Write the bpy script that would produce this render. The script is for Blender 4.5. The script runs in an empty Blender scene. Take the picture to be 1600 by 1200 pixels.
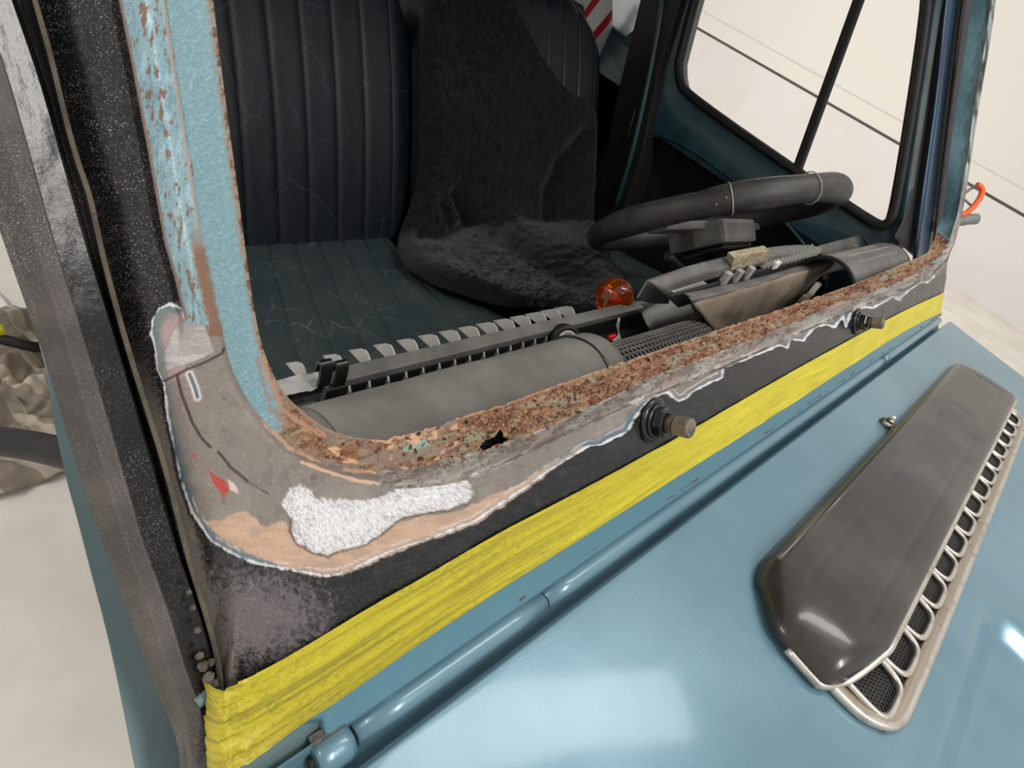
import bpy, bmesh, math, random
import numpy as np
from mathutils import Matrix, Vector

rng = np.random.default_rng(7)
random.seed(7)
scn = bpy.context.scene
COL = scn.collection

# ------------------------------------------------------------------ camera
F = 950.0                                   # focal length in pixels of a 1600 x 1200 frame
LEAN = math.radians(34)                     # backward lean of the windscreen
_X = np.array([950, -300, F]); _X /= np.linalg.norm(_X)
_P = np.array([140, (950 * 140 + F * F) / 300, F]); _P /= np.linalg.norm(_P)
_N = np.cross(_X, _P); _N *= np.sign(_N[2])
_Y = math.cos(LEAN) * _N - math.sin(LEAN) * _P
_D = math.cos(LEAN) * _P + math.sin(LEAN) * _N
R = np.array([_X, _Y, -_D])                 # world x = across the car, y = to its rear, z = up
O = np.array([0, 0, 1.28])                  # lower corner of the windscreen opening
CAM = O - R @ (np.array([470 - 800, 655 - 600, F]) / F * 0.24135)
cd = bpy.data.cameras.new('camera'); cam = bpy.data.objects.new('camera', cd); COL.objects.link(cam)
M = Matrix.Identity(4)
for i in range(3):
    M[i][0] = R[i, 0]; M[i][1] = -R[i, 1]; M[i][2] = -R[i, 2]; M[i][3] = CAM[i]
cam.matrix_world = M
cd.sensor_width = 36; cd.lens = 36 * F / 1600; cd.clip_start = 0.01; cd.clip_end = 60
scn.camera = cam

# ------------------------------------------------------------------ light
scn.view_settings.view_transform = 'Standard'; scn.view_settings.look = 'None'
scn.view_settings.gamma = 1; scn.view_settings.use_curve_mapping = False
scn.view_settings.exposure = 0.0
wd = bpy.data.worlds.new('workshop_air'); scn.world = wd; wd.use_nodes = True
wd.node_tree.nodes['Background'].inputs[0].default_value = (1.0, 0.97, 0.93, 1)
wd.node_tree.nodes['Background'].inputs[1].default_value = 0.70
def area(name, loc, sx, sy, power, rot=(0, 0, 0), col=(1, .97, .92)):
    l = bpy.data.lights.new(name, 'AREA'); l.shape = 'RECTANGLE'; l.size = sx; l.size_y = sy
    l.energy = power; l.color = col
    o = bpy.data.objects.new(name, l); COL.objects.link(o); o.location = loc; o.rotation_euler = rot
    return o
area('ceiling_lamp_front', (0.45, -1.95, 3.3), 0.35, 1.6, 55)
area('ceiling_lamp_middle', (1.45, -0.35, 3.3), 1.5, 0.3, 16, (0, 0, -.45))
area('floor_fill_left', (-2.4, 1.6, 3.3), 0.3, 2.4, 60)  # added fill light that brightens the floor on the left
area('ceiling_lamp_side', (5.8, 2.8, 3.3), 0.3, 2.4, 42)

# ------------------------------------------------------------------ geometry helpers
S, C = math.sin(LEAN), math.cos(LEAN)
def ray(x, y): return R @ (np.array([x - 800, y - 600, F]) / F)
def hit(x, y, n, p):
    n = np.array(n, float); r = ray(x, y)
    return CAM + r * (((np.array(p) - CAM) @ n) / (r @ n))
def xp(x, y, v): return hit(x, y, (1, 0, 0), (v, 0, 0))
def yp(x, y, v): return hit(x, y, (0, 1, 0), (0, v, 0))
def zp(x, y, v): return hit(x, y, (0, 0, 1), (0, 0, v))
def dp(x, y, d): return CAM + ray(x, y) * d
def proj(p):
    c = (np.asarray(p) - CAM) @ R
    return np.stack([800 + F * c[..., 0] / c[..., 2], 600 + F * c[..., 1] / c[..., 2]], -1)
def W(u, v, h=0.0):                          # windscreen plane: across, up the pillar, out of the plane
    u = np.asarray(u, float); v = np.asarray(v, float); h = np.asarray(h, float)
    u, v, h = np.broadcast_arrays(u, v, h)
    return np.stack([u, v * S - h * C, 1.28 + v * C + h * S], -1)
def wh(x, y, h=0.0):
    q = hit(x, y, (0, -C, S), W(0, 0, h)) - O
    return np.array([q[0], q[1] * S + q[2] * C])
T3 = math.tan(math.radians(3))
def bz(y): return 1.1465 + (y + .1) * T3     # height of the bonnet
def bon(x, y, h=0.0):
    return hit(x, y, (0, -T3, 1), (0, -.1, 1.1465 + h))

def lin(c):
    c = np.asarray(c, float) / 255.0
    return np.where(c <= .04045, c / 12.92, ((c + .055) / 1.055) ** 2.4)
def resample(pts, n):
    pts = np.asarray(pts, float); d = np.r_[0, np.cumsum(np.linalg.norm(np.diff(pts, axis=0), axis=1))]
    t = np.linspace(0, d[-1], n)
    return np.stack([np.interp(t, d, pts[:, k]) for k in range(pts.shape[1])], -1)
def smooth(pts, n, it=2):                    # Chaikin rounding, then even spacing
    pts = np.asarray(pts, float)
    for _ in range(it):
        a = pts[:-1] * .75 + pts[1:] * .25; b = pts[:-1] * .25 + pts[1:] * .75
        q = np.empty((2 * len(a), pts.shape[1])); q[0::2] = a; q[1::2] = b
        pts = np.vstack([pts[:1], q, pts[-1:]])
    return resample(pts, n)
def hsh(ix, iy, s):
    v = np.sin(ix * 127.1 + iy * 311.7 + s * 74.7) * 43758.5453
    return v - np.floor(v)
def vn(x, y, s=0):
    xi = np.floor(x); yi = np.floor(y); fx = x - xi; fy = y - yi
    fx = fx * fx * (3 - 2 * fx); fy = fy * fy * (3 - 2 * fy)
    return (hsh(xi, yi, s) * (1 - fx) + hsh(xi + 1, yi, s) * fx) * (1 - fy) + (hsh(xi, yi + 1, s) * (1 - fx) + hsh(xi + 1, yi + 1, s) * fx) * fy
def fbm(x, y, s=0, o=4):
    a = 0; w = .5; t = 0
    for k in range(o):
        a = a + w * vn(x * 2 ** k, y * 2 ** k, s + k * 3); t += w; w *= .55
    return a / t
def sst(a, b, x):
    t = np.clip((x - a) / (b - a), 0, 1); return t * t * (3 - 2 * t)
def pdist(P, poly):                          # distance to a polyline
    poly = np.asarray(poly, float); d = np.full(len(P), 1e9)
    for a, b in zip(poly[:-1], poly[1:]):
        ab = b - a; t = np.clip(((P - a) @ ab) / (ab @ ab + 1e-12), 0, 1)
        d = np.minimum(d, np.hypot(P[:, 0] - a[0] - t * ab[0], P[:, 1] - a[1] - t * ab[1]))
    return d
def inside(P, poly):
    poly = np.asarray(poly, float); r = np.zeros(len(P), bool); x, y = P[:, 0], P[:, 1]
    for a, b in zip(poly, np.roll(poly, -1, 0)):
        c = (a[1] > y) != (b[1] > y)
        r ^= c & (x < (b[0] - a[0]) * (y - a[1]) / (b[1] - a[1] + 1e-12) + a[0])
    return r
def sdist(P, poly):                          # negative inside
    d = pdist(P, np.vstack([poly, poly[:1]])); return np.where(inside(P, poly), -d, d)

# ------------------------------------------------------------------ materials
MATS = {}
def mat(name, base, rough=.5, metal=0.0, second=None, scale=30, lo=.4, hi=.6, bump=0.0, bscale=200, coat=0.0,
        dust=None, dscale=900, damt=.62, trans=0.0, ior=1.45, spec=.5, stretch=None, alpha=1.0, sheen=0.0, crack=None, cscale=12):
    m = bpy.data.materials.new(name); m.use_nodes = True; nt = m.node_tree; b = nt.nodes['Principled BSDF']
    L = nt.links.new; N = nt.nodes.new
    def rgb(c): return (*lin(c), 1)
    b.inputs['Base Color'].default_value = rgb(base); b.inputs['Roughness'].default_value = rough
    b.inputs['Metallic'].default_value = metal; b.inputs['Coat Weight'].default_value = coat
    b.inputs['Coat Roughness'].default_value = .08
    b.inputs['Transmission Weight'].default_value = trans; b.inputs['IOR'].default_value = ior
    b.inputs['Specular IOR Level'].default_value = spec; b.inputs['Alpha'].default_value = alpha
    b.inputs['Sheen Weight'].default_value = sheen
    tc = N('ShaderNodeTexCoord'); out = tc.outputs['Object']
    if stretch:
        mp = N('ShaderNodeMapping'); mp.inputs['Scale'].default_value = stretch; L(out, mp.inputs['Vector']); out = mp.outputs[0]
    cur = None
    def noise(sc, det=5, rgh=.6):
        n = N('ShaderNodeTexNoise'); n.inputs['Scale'].default_value = sc; n.inputs['Detail'].default_value = det
        n.inputs['Roughness'].default_value = rgh; L(out, n.inputs['Vector']); return n.outputs['Fac']
    def mixc(fac, a, c):
        x = N('ShaderNodeMix'); x.data_type = 'RGBA'; L(fac, x.inputs['Factor'])
        if isinstance(a, tuple): x.inputs['A'].default_value = a
        else: L(a, x.inputs['A'])
        x.inputs['B'].default_value = c; return x.outputs['Result']
    def ramp(sock, a, c):
        x = N('ShaderNodeMapRange'); x.interpolation_type = 'SMOOTHSTEP'
        x.inputs['From Min'].default_value = a; x.inputs['From Max'].default_value = c; L(sock, x.inputs['Value']); return x.outputs[0]
    cur = rgb(base)
    if second is not None:
        cur = mixc(ramp(noise(scale), lo, hi), cur, rgb(second))
    if dust is not None:
        big = ramp(noise(14, 3), .3, .7)
        ma = N('ShaderNodeMath'); ma.operation = 'MULTIPLY_ADD'; L(big, ma.inputs[0]); ma.inputs[1].default_value = .12
        L(noise(dscale, 3, .7), ma.inputs[2])
        f = ramp(ma.outputs[0], damt, damt + .09)
        cur = mixc(f, cur, rgb(dust))
        r = N('ShaderNodeMapRange'); L(f, r.inputs['Value']); r.inputs['To Min'].default_value = rough; r.inputs['To Max'].default_value = .85
        L(r.outputs[0], b.inputs['Roughness'])
    if crack is not None:                      # fine wandering creases
        ns = N('ShaderNodeTexNoise'); ns.inputs['Scale'].default_value = 9; L(out, ns.inputs['Vector'])
        va = N('ShaderNodeVectorMath'); va.operation = 'MULTIPLY_ADD'; L(ns.outputs['Color'], va.inputs[0]); va.inputs[1].default_value = (.10, .10, .10); L(out, va.inputs[2])
        vo = N('ShaderNodeTexVoronoi'); vo.feature = 'DISTANCE_TO_EDGE'; vo.inputs['Scale'].default_value = cscale; L(va.outputs[0], vo.inputs['Vector'])
        e = ramp(vo.outputs['Distance'], .022, .002); g_ = ramp(noise(11, 2), .42, .62)
        mm = N('ShaderNodeMath'); mm.operation = 'MULTIPLY'; L(e, mm.inputs[0]); L(g_, mm.inputs[1])
        cur = mixc(mm.outputs[0], cur, rgb(crack))
    if not isinstance(cur, tuple): L(cur, b.inputs['Base Color'])
    if bump:
        bp = N('ShaderNodeBump'); bp.inputs['Strength'].default_value = bump; bp.inputs['Distance'].default_value = .002
        L(noise(bscale), bp.inputs['Height']); L(bp.outputs[0], b.inputs['Normal'])
    MATS[name] = m
    return m
def attr_mat(name, bump=.25, bscale=1400, coat=0.0, grain=.16):   # colour, roughness and metal stored on the surface
    m = bpy.data.materials.new(name); m.use_nodes = True; nt = m.node_tree; b = nt.nodes['Principled BSDF']; L = nt.links.new; N = nt.nodes.new
    a = N('ShaderNodeAttribute'); a.attribute_name = 'Col'
    t0 = N('ShaderNodeTexCoord')
    g = N('ShaderNodeTexNoise'); g.inputs['Scale'].default_value = 1900; g.inputs['Detail'].default_value = 3; L(t0.outputs['Object'], g.inputs['Vector'])
    mr = N('ShaderNodeMapRange'); mr.inputs['From Min'].default_value = .3; mr.inputs['From Max'].default_value = .7; mr.inputs['To Min'].default_value = 1 - grain; mr.inputs['To Max'].default_value = 1 + grain; L(g.outputs['Fac'], mr.inputs['Value'])
    vm = N('ShaderNodeVectorMath'); vm.operation = 'SCALE'; L(a.outputs['Color'], vm.inputs[0]); L(mr.outputs[0], vm.inputs['Scale'])
    da = N('ShaderNodeAttribute'); da.attribute_name = 'Dst'
    g2 = N('ShaderNodeTexNoise'); g2.inputs['Scale'].default_value = 2300; g2.inputs['Detail'].default_value = 2; L(t0.outputs['Object'], g2.inputs['Vector'])
    m2 = N('ShaderNodeMapRange'); m2.inputs['From Min'].default_value = .61; m2.inputs['From Max'].default_value = .68; L(g2.outputs['Fac'], m2.inputs['Value'])
    mu = N('ShaderNodeMath'); mu.operation = 'MULTIPLY'; L(m2.outputs[0], mu.inputs[0]); L(da.outputs['Fac'], mu.inputs[1])
    mx = N('ShaderNodeMix'); mx.data_type = 'RGBA'; L(mu.outputs[0], mx.inputs['Factor']); L(vm.outputs[0], mx.inputs['A']); mx.inputs['B'].default_value = (.34, .32, .31, 1)
    L(mx.outputs['Result'], b.inputs['Base Color'])
    a = N('ShaderNodeAttribute'); a.attribute_name = 'Rgh'; L(a.outputs['Fac'], b.inputs['Roughness'])
    a = N('ShaderNodeAttribute'); a.attribute_name = 'Met'; L(a.outputs['Fac'], b.inputs['Metallic'])
    tc = N('ShaderNodeTexCoord'); n = N('ShaderNodeTexNoise'); n.inputs['Scale'].default_value = bscale; n.inputs['Detail'].default_value = 4
    L(tc.outputs['Object'], n.inputs['Vector'])
    bp = N('ShaderNodeBump'); bp.inputs['Strength'].default_value = bump; bp.inputs['Distance'].default_value = .0006
    L(n.outputs['Fac'], bp.inputs['Height']); L(bp.outputs[0], b.inputs['Normal']); b.inputs['Coat Weight'].default_value = coat
    MATS[name] = m; return m

attr_mat('worn_paint'); attr_mat('tape_film', .3, 900, grain=.17)
mat('blue_paint', (104, 137, 152), .30, .25, (93, 127, 143), 6, .35, .65, coat=.35, dust=(150, 176, 186), dscale=2600, damt=.74, bump=.05, bscale=500)
mat('dark_blue_paint', (100, 122, 124), .4, .1, (88, 110, 113), 9, coat=.2, dust=(170, 176, 174), dscale=2200, damt=.74)
mat('teal_interior', (30, 62, 70), .38, 0, (22, 48, 56), 12, coat=.2)
mat('navy_interior', (24, 60, 88), .35, 0, (20, 50, 74), 12, coat=.25)
mat('black_dusty', (30, 30, 30), .26, 0, (48, 46, 45), 40, .4, .7, dust=(158, 153, 149), dscale=2400, damt=.655, bump=.15, bscale=900)
mat('grey_dusty', (64, 60, 59), .55, 0, (86, 80, 78), 30, .35, .7, dust=(168, 160, 154), dscale=2600, damt=.67, bump=.2, bscale=1100)
mat('tan_edge', (108, 98, 84), .75, 0, (80, 74, 66), 60, dust=(165, 150, 130), dscale=1200, damt=.68)
mat('black_gloss', (20, 20, 21), .22, 0, coat=.3, dust=(120, 115, 110), dscale=1300, damt=.75)
mat('black_rubber', (16, 16, 17), .6, 0, (24, 24, 25), 80, bump=.1)
mat('black_void', (6, 7, 8), .85)
mat('cowl_black', (34, 31, 30), .28, 0, (66, 60, 56), 9, .42, .72, coat=.3, dust=(128, 120, 114), dscale=1600, damt=.74, bump=.05, bscale=150)
mat('chrome_worn', (204, 198, 188), .3, .8, (160, 150, 138), 55, .45, .8, bump=.1, bscale=600)
mat('grille_metal', (168, 156, 142), .32, .75, (128, 108, 88), 45, .5, .8, bump=.1, bscale=600)
mat('mesh_wire', (92, 90, 88), .45, .5, (120, 84, 58), 28, .62, .72)
mat('steel_dark', (58, 54, 50), .42, .6, (90, 82, 74), 60, bump=.3, bscale=900)
mat('steel_bright', (150, 142, 132), .35, .8, (110, 98, 84), 80)
mat('duct_grey', (108, 105, 100), .62, 0, (128, 124, 118), 22, .3, .75, dust=(168, 164, 154), dscale=1300, damt=.69, bump=.3, bscale=500)
mat('dash_plastic', (90, 88, 86), .42, 0, (104, 102, 99), 25, bump=.12, bscale=700, dust=(150, 146, 140), dscale=1400, damt=.72)
mat('dash_light', (168, 167, 163), .45, 0, (146, 145, 141), 18, dust=(196, 192, 186), dscale=900, damt=.72)
mat('dash_brown', (150, 135, 119), .5, 0, (116, 104, 93), 16, .3, .7, dust=(184, 168, 148), dscale=900, damt=.72)
mat('foam_tan', (176, 164, 138), .95, 0, (140, 128, 104), 140, bump=.6, bscale=400)
mat('paper_white', (226, 222, 208), .8, 0)
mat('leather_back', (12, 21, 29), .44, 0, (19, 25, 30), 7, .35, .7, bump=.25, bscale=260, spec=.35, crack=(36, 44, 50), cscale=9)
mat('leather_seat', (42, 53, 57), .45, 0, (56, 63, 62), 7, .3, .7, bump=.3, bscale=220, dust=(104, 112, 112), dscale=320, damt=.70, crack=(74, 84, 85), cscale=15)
mat('sheepskin', (27, 27, 28), .95, 0, (15, 15, 16), 90, .35, .65, bump=1.0, bscale=260, spec=.1, sheen=.12)
mat('wheel_leather', (58, 56, 54), .45, 0, (46, 45, 44), 30, bump=.2, bscale=500, dust=(150, 146, 138), dscale=60, damt=.82)
mat('amber_glass', (214, 96, 16), .04, 0, trans=.85, ior=1.48)
mat('red_fleck', (235, 30, 24), .4)
mat('concrete', (250, 245, 236), .75, 0, (232, 224, 212), 2.2, .3, .7, bump=.15, bscale=30, dust=(206, 196, 182), dscale=40, damt=.80)
mat('wall_white', (242, 239, 238), .5, 0, (238, 234, 233), 1.5)
mat('wall_cream', (242, 240, 233), .5)
mat('groove_grey', (120, 114, 112), .7)
mat('striped_cloth', (150, 138, 124), .95, bump=.3, bscale=300)
mat('glass_clear', (255, 255, 255), .02, 0, trans=1.0, ior=1.02, spec=.3)
mat('plastic_sheet', (232, 238, 242), .25, 0, trans=.3, bump=.6, bscale=14)
mat('barrier_white', (226, 222, 218), .4)
mat('barrier_red', (190, 40, 44), .4)
mat('orange_plastic', (236, 96, 36), .4)
mat('grey_plastic', (120, 118, 118), .45)
mat('cable_white', (228, 226, 220), .5)
mat('dust_clump', (104, 96, 86), .95, 0, (84, 76, 68), 200, bump=.8, bscale=700)
mat('rust', (104, 68, 48), .9, 0, (66, 42, 34), 180, .35, .65, bump=1.0, bscale=700, dust=(168, 134, 100), dscale=520, damt=.60)
mat('cap_metal', (140, 129, 114), .42, .5, (112, 102, 90), 70)
mat('sleeve_dark', (88, 86, 83), .55, 0, (104, 101, 97), 40, dust=(176, 172, 164), dscale=1800, damt=.63, bump=.3, bscale=700)
mat('pillar_gloss', (22, 22, 24), .2, 0, (36, 35, 35), 60, .45, .75, dust=(150, 146, 142), dscale=2400, damt=.66, bump=.06, bscale=300, spec=.4)
mat('yellow_plastic', (196, 190, 30), .5)
def stripes(m, axis_scale, c2, width=.5, axis=0, shear=0.0):
    nt = m.node_tree; b = nt.nodes['Principled BSDF']; N = nt.nodes.new; L = nt.links.new
    a = N('ShaderNodeAttribute'); a.attribute_name = 'Str'
    mu = N('ShaderNodeMath'); mu.operation = 'MULTIPLY'; mu.inputs[1].default_value = axis_scale; L(a.outputs['Fac'], mu.inputs[0])
    fr = N('ShaderNodeMath'); fr.operation = 'FRACT'; L(mu.outputs[0], fr.inputs[0])
    gt = N('ShaderNodeMath'); gt.operation = 'GREATER_THAN'; gt.inputs[1].default_value = width; L(fr.outputs[0], gt.inputs[0])
    mx = N('ShaderNodeMix'); mx.data_type = 'RGBA'; L(gt.outputs[0], mx.inputs['Factor'])
    mx.inputs['A'].default_value = b.inputs['Base Color'].default_value[:]; mx.inputs['B'].default_value = (*lin(c2), 1)
    L(mx.outputs['Result'], b.inputs['Base Color'])
stripes(MATS['striped_cloth'], 9, (196, 184, 166), .62)
stripes(MATS['barrier_white'], 4, (186, 44, 48), .68)

# ------------------------------------------------------------------ objects
def link(name, me, m, parent=None, kind=None, label=None):
    o = bpy.data.objects.new(name, me); COL.objects.link(o)
    if m and not me.materials: me.materials.append(MATS[m])
    if parent is not None: o.parent = parent
    if kind: o['kind'] = kind
    if label: o['label'] = label
    return o
def thing(name, label, cat, group=None, loc=(0, 0, 0)):
    o = bpy.data.objects.new(name, None); COL.objects.link(o); o.location = loc; o.empty_display_size = .05
    o['label'] = label; o['category'] = cat
    if group: o['group'] = group
    return o
def tag(o, label, cat, group=None):
    o['label'] = label; o['category'] = cat
    if group: o['group'] = group
    return o
def mesh(name, V, Fc, sm=True):
    me = bpy.data.meshes.new(name); me.from_pydata([tuple(v) for v in V], [], [tuple(f) for f in Fc]); me.update()
    if sm: me.polygons.foreach_set('use_smooth', np.ones(len(me.polygons), bool))
    return me
def grid_mesh(name, G, wrap_u=False, wrap_v=False, drop=None, sm=True):
    n, m = G.shape[:2]; V = G.reshape(-1, 3)
    i = np.arange(n if wrap_u else n - 1); j = np.arange(m if wrap_v else m - 1)
    I, J = np.meshgrid(i, j, indexing='ij'); I2 = (I + 1) % n; J2 = (J + 1) % m
    Q = np.stack([I * m + J, I2 * m + J, I2 * m + J2, I * m + J2], -1).reshape(-1, 4)
    if drop is not None: Q = Q[~drop[Q].all(1)]
    me = bpy.data.meshes.new(name)
    me.vertices.add(len(V)); me.vertices.foreach_set('co', V.astype(np.float32).ravel())
    me.loops.add(Q.size); me.loops.foreach_set('vertex_index', Q.astype(np.int32).ravel())
    me.polygons.add(len(Q)); me.polygons.foreach_set('loop_start', np.arange(0, Q.size, 4, dtype=np.int32))
    me.polygons.foreach_set('loop_total', np.full(len(Q), 4, np.int32))
    if sm: me.polygons.foreach_set('use_smooth', np.ones(len(Q), bool))
    me.update(calc_edges=True); me.validate()
    return me
def set_attrs(me, col=None, rgh=None, met=None, st=None, dst=None):
    if col is not None:
        a = me.attributes.new('Col', 'FLOAT_COLOR', 'POINT'); c = np.ones((len(me.vertices), 4), np.float32); c[:, :3] = col
        a.data.foreach_set('color', c.ravel())
    for nme, v in (('Rgh', rgh), ('Met', met), ('Str', st), ('Dst', dst)):
        if v is not None:
            a = me.attributes.new(nme, 'FLOAT', 'POINT'); a.data.foreach_set('value', np.asarray(v, np.float32))
def tube_mesh(name, path, r, n=12, cap=True, flat=None):
    path = np.asarray(path, float); k = len(path); r = np.broadcast_to(np.asarray(r, float), (k,))
    t = np.gradient(path, axis=0); t /= np.linalg.norm(t, axis=1)[:, None]
    up = np.array([0, 0, 1.]) if abs(t[0][2]) < .9 else np.array([1., 0, 0])
    G = np.zeros((k, n, 3)); a = np.linspace(0, 2 * np.pi, n, endpoint=False)
    nx = None
    for i in range(k):
        if nx is None: nx = np.cross(up, t[i])
        nx = nx - t[i] * (nx @ t[i]); nx /= np.linalg.norm(nx); ny = np.cross(t[i], nx)
        G[i] = path[i] + r[i] * (np.cos(a)[:, None] * nx + np.sin(a)[:, None] * ny)
    V = list(G.reshape(-1, 3)); Fc = []
    for i in range(k - 1):
        for j in range(n):
            j2 = (j + 1) % n; Fc.append((i * n + j, i * n + j2, (i + 1) * n + j2, (i + 1) * n + j))
    if cap: Fc.append(tuple(range(n - 1, -1, -1))); Fc.append(tuple((k - 1) * n + j for j in range(n)))
    me = mesh(name, V, Fc)
    if cap:
        for p in me.polygons:
            if len(p.vertices) > 4: p.use_smooth = False
    return me
def lathe(name, prof, base, axis, n=28, ref=(1, 0, 0), sides=None):
    axis = np.asarray(axis, float); axis /= np.linalg.norm(axis); e1 = np.asarray(ref, float); e1 = e1 - axis * (e1 @ axis); e1 /= np.linalg.norm(e1); e2 = np.cross(axis, e1)
    a = np.linspace(0, 2 * np.pi, n, endpoint=False); V = []; Fc = []
    for (r, t) in prof:
        for x in a: V.append(np.asarray(base) + axis * t + r * (math.cos(x) * e1 + math.sin(x) * e2))
    for i in range(len(prof) - 1):
        for j in range(n):
            j2 = (j + 1) % n; Fc.append((i * n + j, i * n + j2, (i + 1) * n + j2, (i + 1) * n + j))
    Fc.append(tuple(range(n - 1, -1, -1))); Fc.append(tuple((len(prof) - 1) * n + j for j in range(n)))
    return mesh(name, V, Fc, n > 8)
def box_mesh(name, lo, hi, bev=0.0, rot=None):
    lo = np.array(lo, float); hi = np.array(hi, float)
    bm = bmesh.new(); bmesh.ops.create_cube(bm, size=1)
    for v in bm.verts: v.co = Vector(((lo + hi) / 2 + np.array(v.co) * (hi - lo)))
    if bev: bmesh.ops.bevel(bm, geom=bm.edges[:], offset=bev, segments=2, affect='EDGES', profile=.6)
    me = bpy.data.meshes.new(name); bm.to_mesh(me); bm.free(); return me
def plate_mesh(name, loop, off, bev=0.0, sm=False):     # a polygon (3-D, planar) given thickness along off
    loop = [np.asarray(p, float) for p in loop]; n = len(loop)
    bm = bmesh.new(); a = [bm.verts.new(p) for p in loop]; b = [bm.verts.new(p + np.asarray(off)) for p in loop]
    bm.faces.new(a); bm.faces.new(b[::-1])
    for i in range(n): bm.faces.new((a[(i + 1) % n], a[i], b[i], b[(i + 1) % n]))
    bmesh.ops.recalc_face_normals(bm, faces=bm.faces[:])
    if bev: bmesh.ops.bevel(bm, geom=bm.edges[:], offset=bev, segments=2, affect='EDGES', profile=.6)
    me = bpy.data.meshes.new(name); bm.to_mesh(me); bm.free()
    return me
def sheet(name, rows, m, parent, nu=24, nv=8, thick=.0012, it=1, wob=0.0, label=None, kind=None):
    """a bent sheet lofted through 3-D polylines, given a real thickness"""
    Rr = [smooth(np.asarray(r, float), nu, it) for r in rows]
    G = np.stack([resample(np.stack([r[i] for r in Rr]), nv) if len(Rr) > 2 else np.linspace(Rr[0][i], Rr[1][i], nv) for i in range(nu)])
    if wob:
        a, b = np.meshgrid(np.linspace(0, 6, nu), np.linspace(0, 3, nv), indexing='ij')
        G[..., 2] += wob * (fbm(a, b, 5) - .5); G[..., 1] += wob * (fbm(a, b, 15) - .5)
    o = link(name, grid_mesh(name, G), m, parent, label=label, kind=kind)
    if thick:
        md = o.modifiers.new('s', 'SOLIDIFY'); md.thickness = thick; md.offset = 0
    return o

# ================================================================== the setting
def build_setting():
    fl = link('floor', mesh('floor', [(-6, -6, 0), (14, -6, 0), (14, 9, 0), (-6, 9, 0)], [(0, 1, 2, 3)], False), 'concrete', kind='structure')
    fl['label'] = 'pale beige bare concrete workshop floor'
    X0 = 8.3
    w = link('wall_right', box_mesh('wall_right', (X0, -6, 0), (X0 + .2, 9, .905), .004), 'wall_white', kind='structure')
    w['label'] = 'smooth white panelled workshop wall behind the steering wheel side'
    link('panel', box_mesh('panel', (X0 - .012, -6, .935), (X0 + .2, 9, 1.12), .006), 'wall_cream', w)
    link('panel', box_mesh('panel', (X0, -6, 1.16), (X0 + .2, 9, 3.4), .004), 'wall_cream', w)
    link('groove', box_mesh('groove', (X0 + .03, -6, .9), (X0 + .19, 9, .94)), 'groove_grey', w)
    link('rib', box_mesh('rib', (X0 - .03, -6, 1.118), (X0 + .19, 9, 1.165), .012), 'wall_white', w)
build_setting()

# ================================================================== the car
car = thing('off_road_car', 'pale blue and black off-road car with its windscreen removed and frame rusted', 'car', loc=(0, 0, 0))

A_, B_, C_, D_, E_ = range(5)
NSEG = (250, 560, 820, 90, 130)
E0 = [[(333, 0), (345, 100), (358, 200), (372, 300), (382, 380), (392, 450)],
      [(392, 450), (400, 500), (412, 550), (428, 588), (445, 617), (471, 642), (505, 668), (550, 684), (601, 688)],
      [(601, 688), (626, 679), (660, 672), (687, 666), (695, 659), (799, 628), (869, 601), (981, 563), (1120, 516), (1240, 476), (1340, 442), (1410, 412)],
      [(1410, 412), (1447, 397), (1453, 388), (1460, 372), (1463, 360)],
      [(1463, 360), (1475, 330), (1483, 245), (1494, 169), (1502, 115), (1513, 46), (1519, 0)]]
E1 = [[(258, 0), (267, 67), (283, 167), (297, 250), (307, 319), (320, 399), (328, 440)],
      [(328, 440), (334, 464), (346, 520), (357, 567), (376, 609), (404, 650), (451, 696), (513, 723), (587, 738)],
      [(587, 738), (640, 733), (675, 722), (757, 706), (794, 690), (841, 674), (911, 641), (962, 618), (997, 597), (1048, 578), (1102, 559), (1150, 540), (1235, 507), (1300, 477), (1365, 455), (1425, 430)],
      [(1425, 430), (1450, 414), (1470, 398), (1483, 376)],
      [(1483, 376), (1498, 330), (1511, 245), (1521, 169), (1542, 50), (1548, 0)]]
E2 = [[(250, 0), (259, 67), (275, 167), (289, 250), (299, 319), (312, 399), (320, 440)],
      [(320, 440), (325, 470), (336, 520), (346, 567), (364, 615), (392, 660), (440, 710), (510, 740), (587, 756)],
      [(587, 756), (650, 762), (740, 745), (800, 717), (990, 629), (1120, 578), (1290, 502), (1350, 477), (1425, 447)],
      [(1425, 447), (1457, 427), (1480, 405), (1492, 380)],
      [(1492, 380), (1505, 330), (1518, 245), (1529, 169), (1550, 50), (1556, 0)]]
TAN = [(55, 0), (80, 87), (100, 173), (120, 247), (143, 310), (157, 383), (192, 516), (224, 620), (256, 720), (280, 812), (297, 880), (322, 958), (342, 1030), (350, 1110), (353, 1180)]
GUT = [(188, 0), (208, 100), (233, 233), (260, 383), (273, 427), (290, 497)]
VB = -.150                                               # lower edge of the scuttle skin
def line_h(pts, h):
    return np.array([[*wh(x, y, h), h] for x, y in pts])
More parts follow.
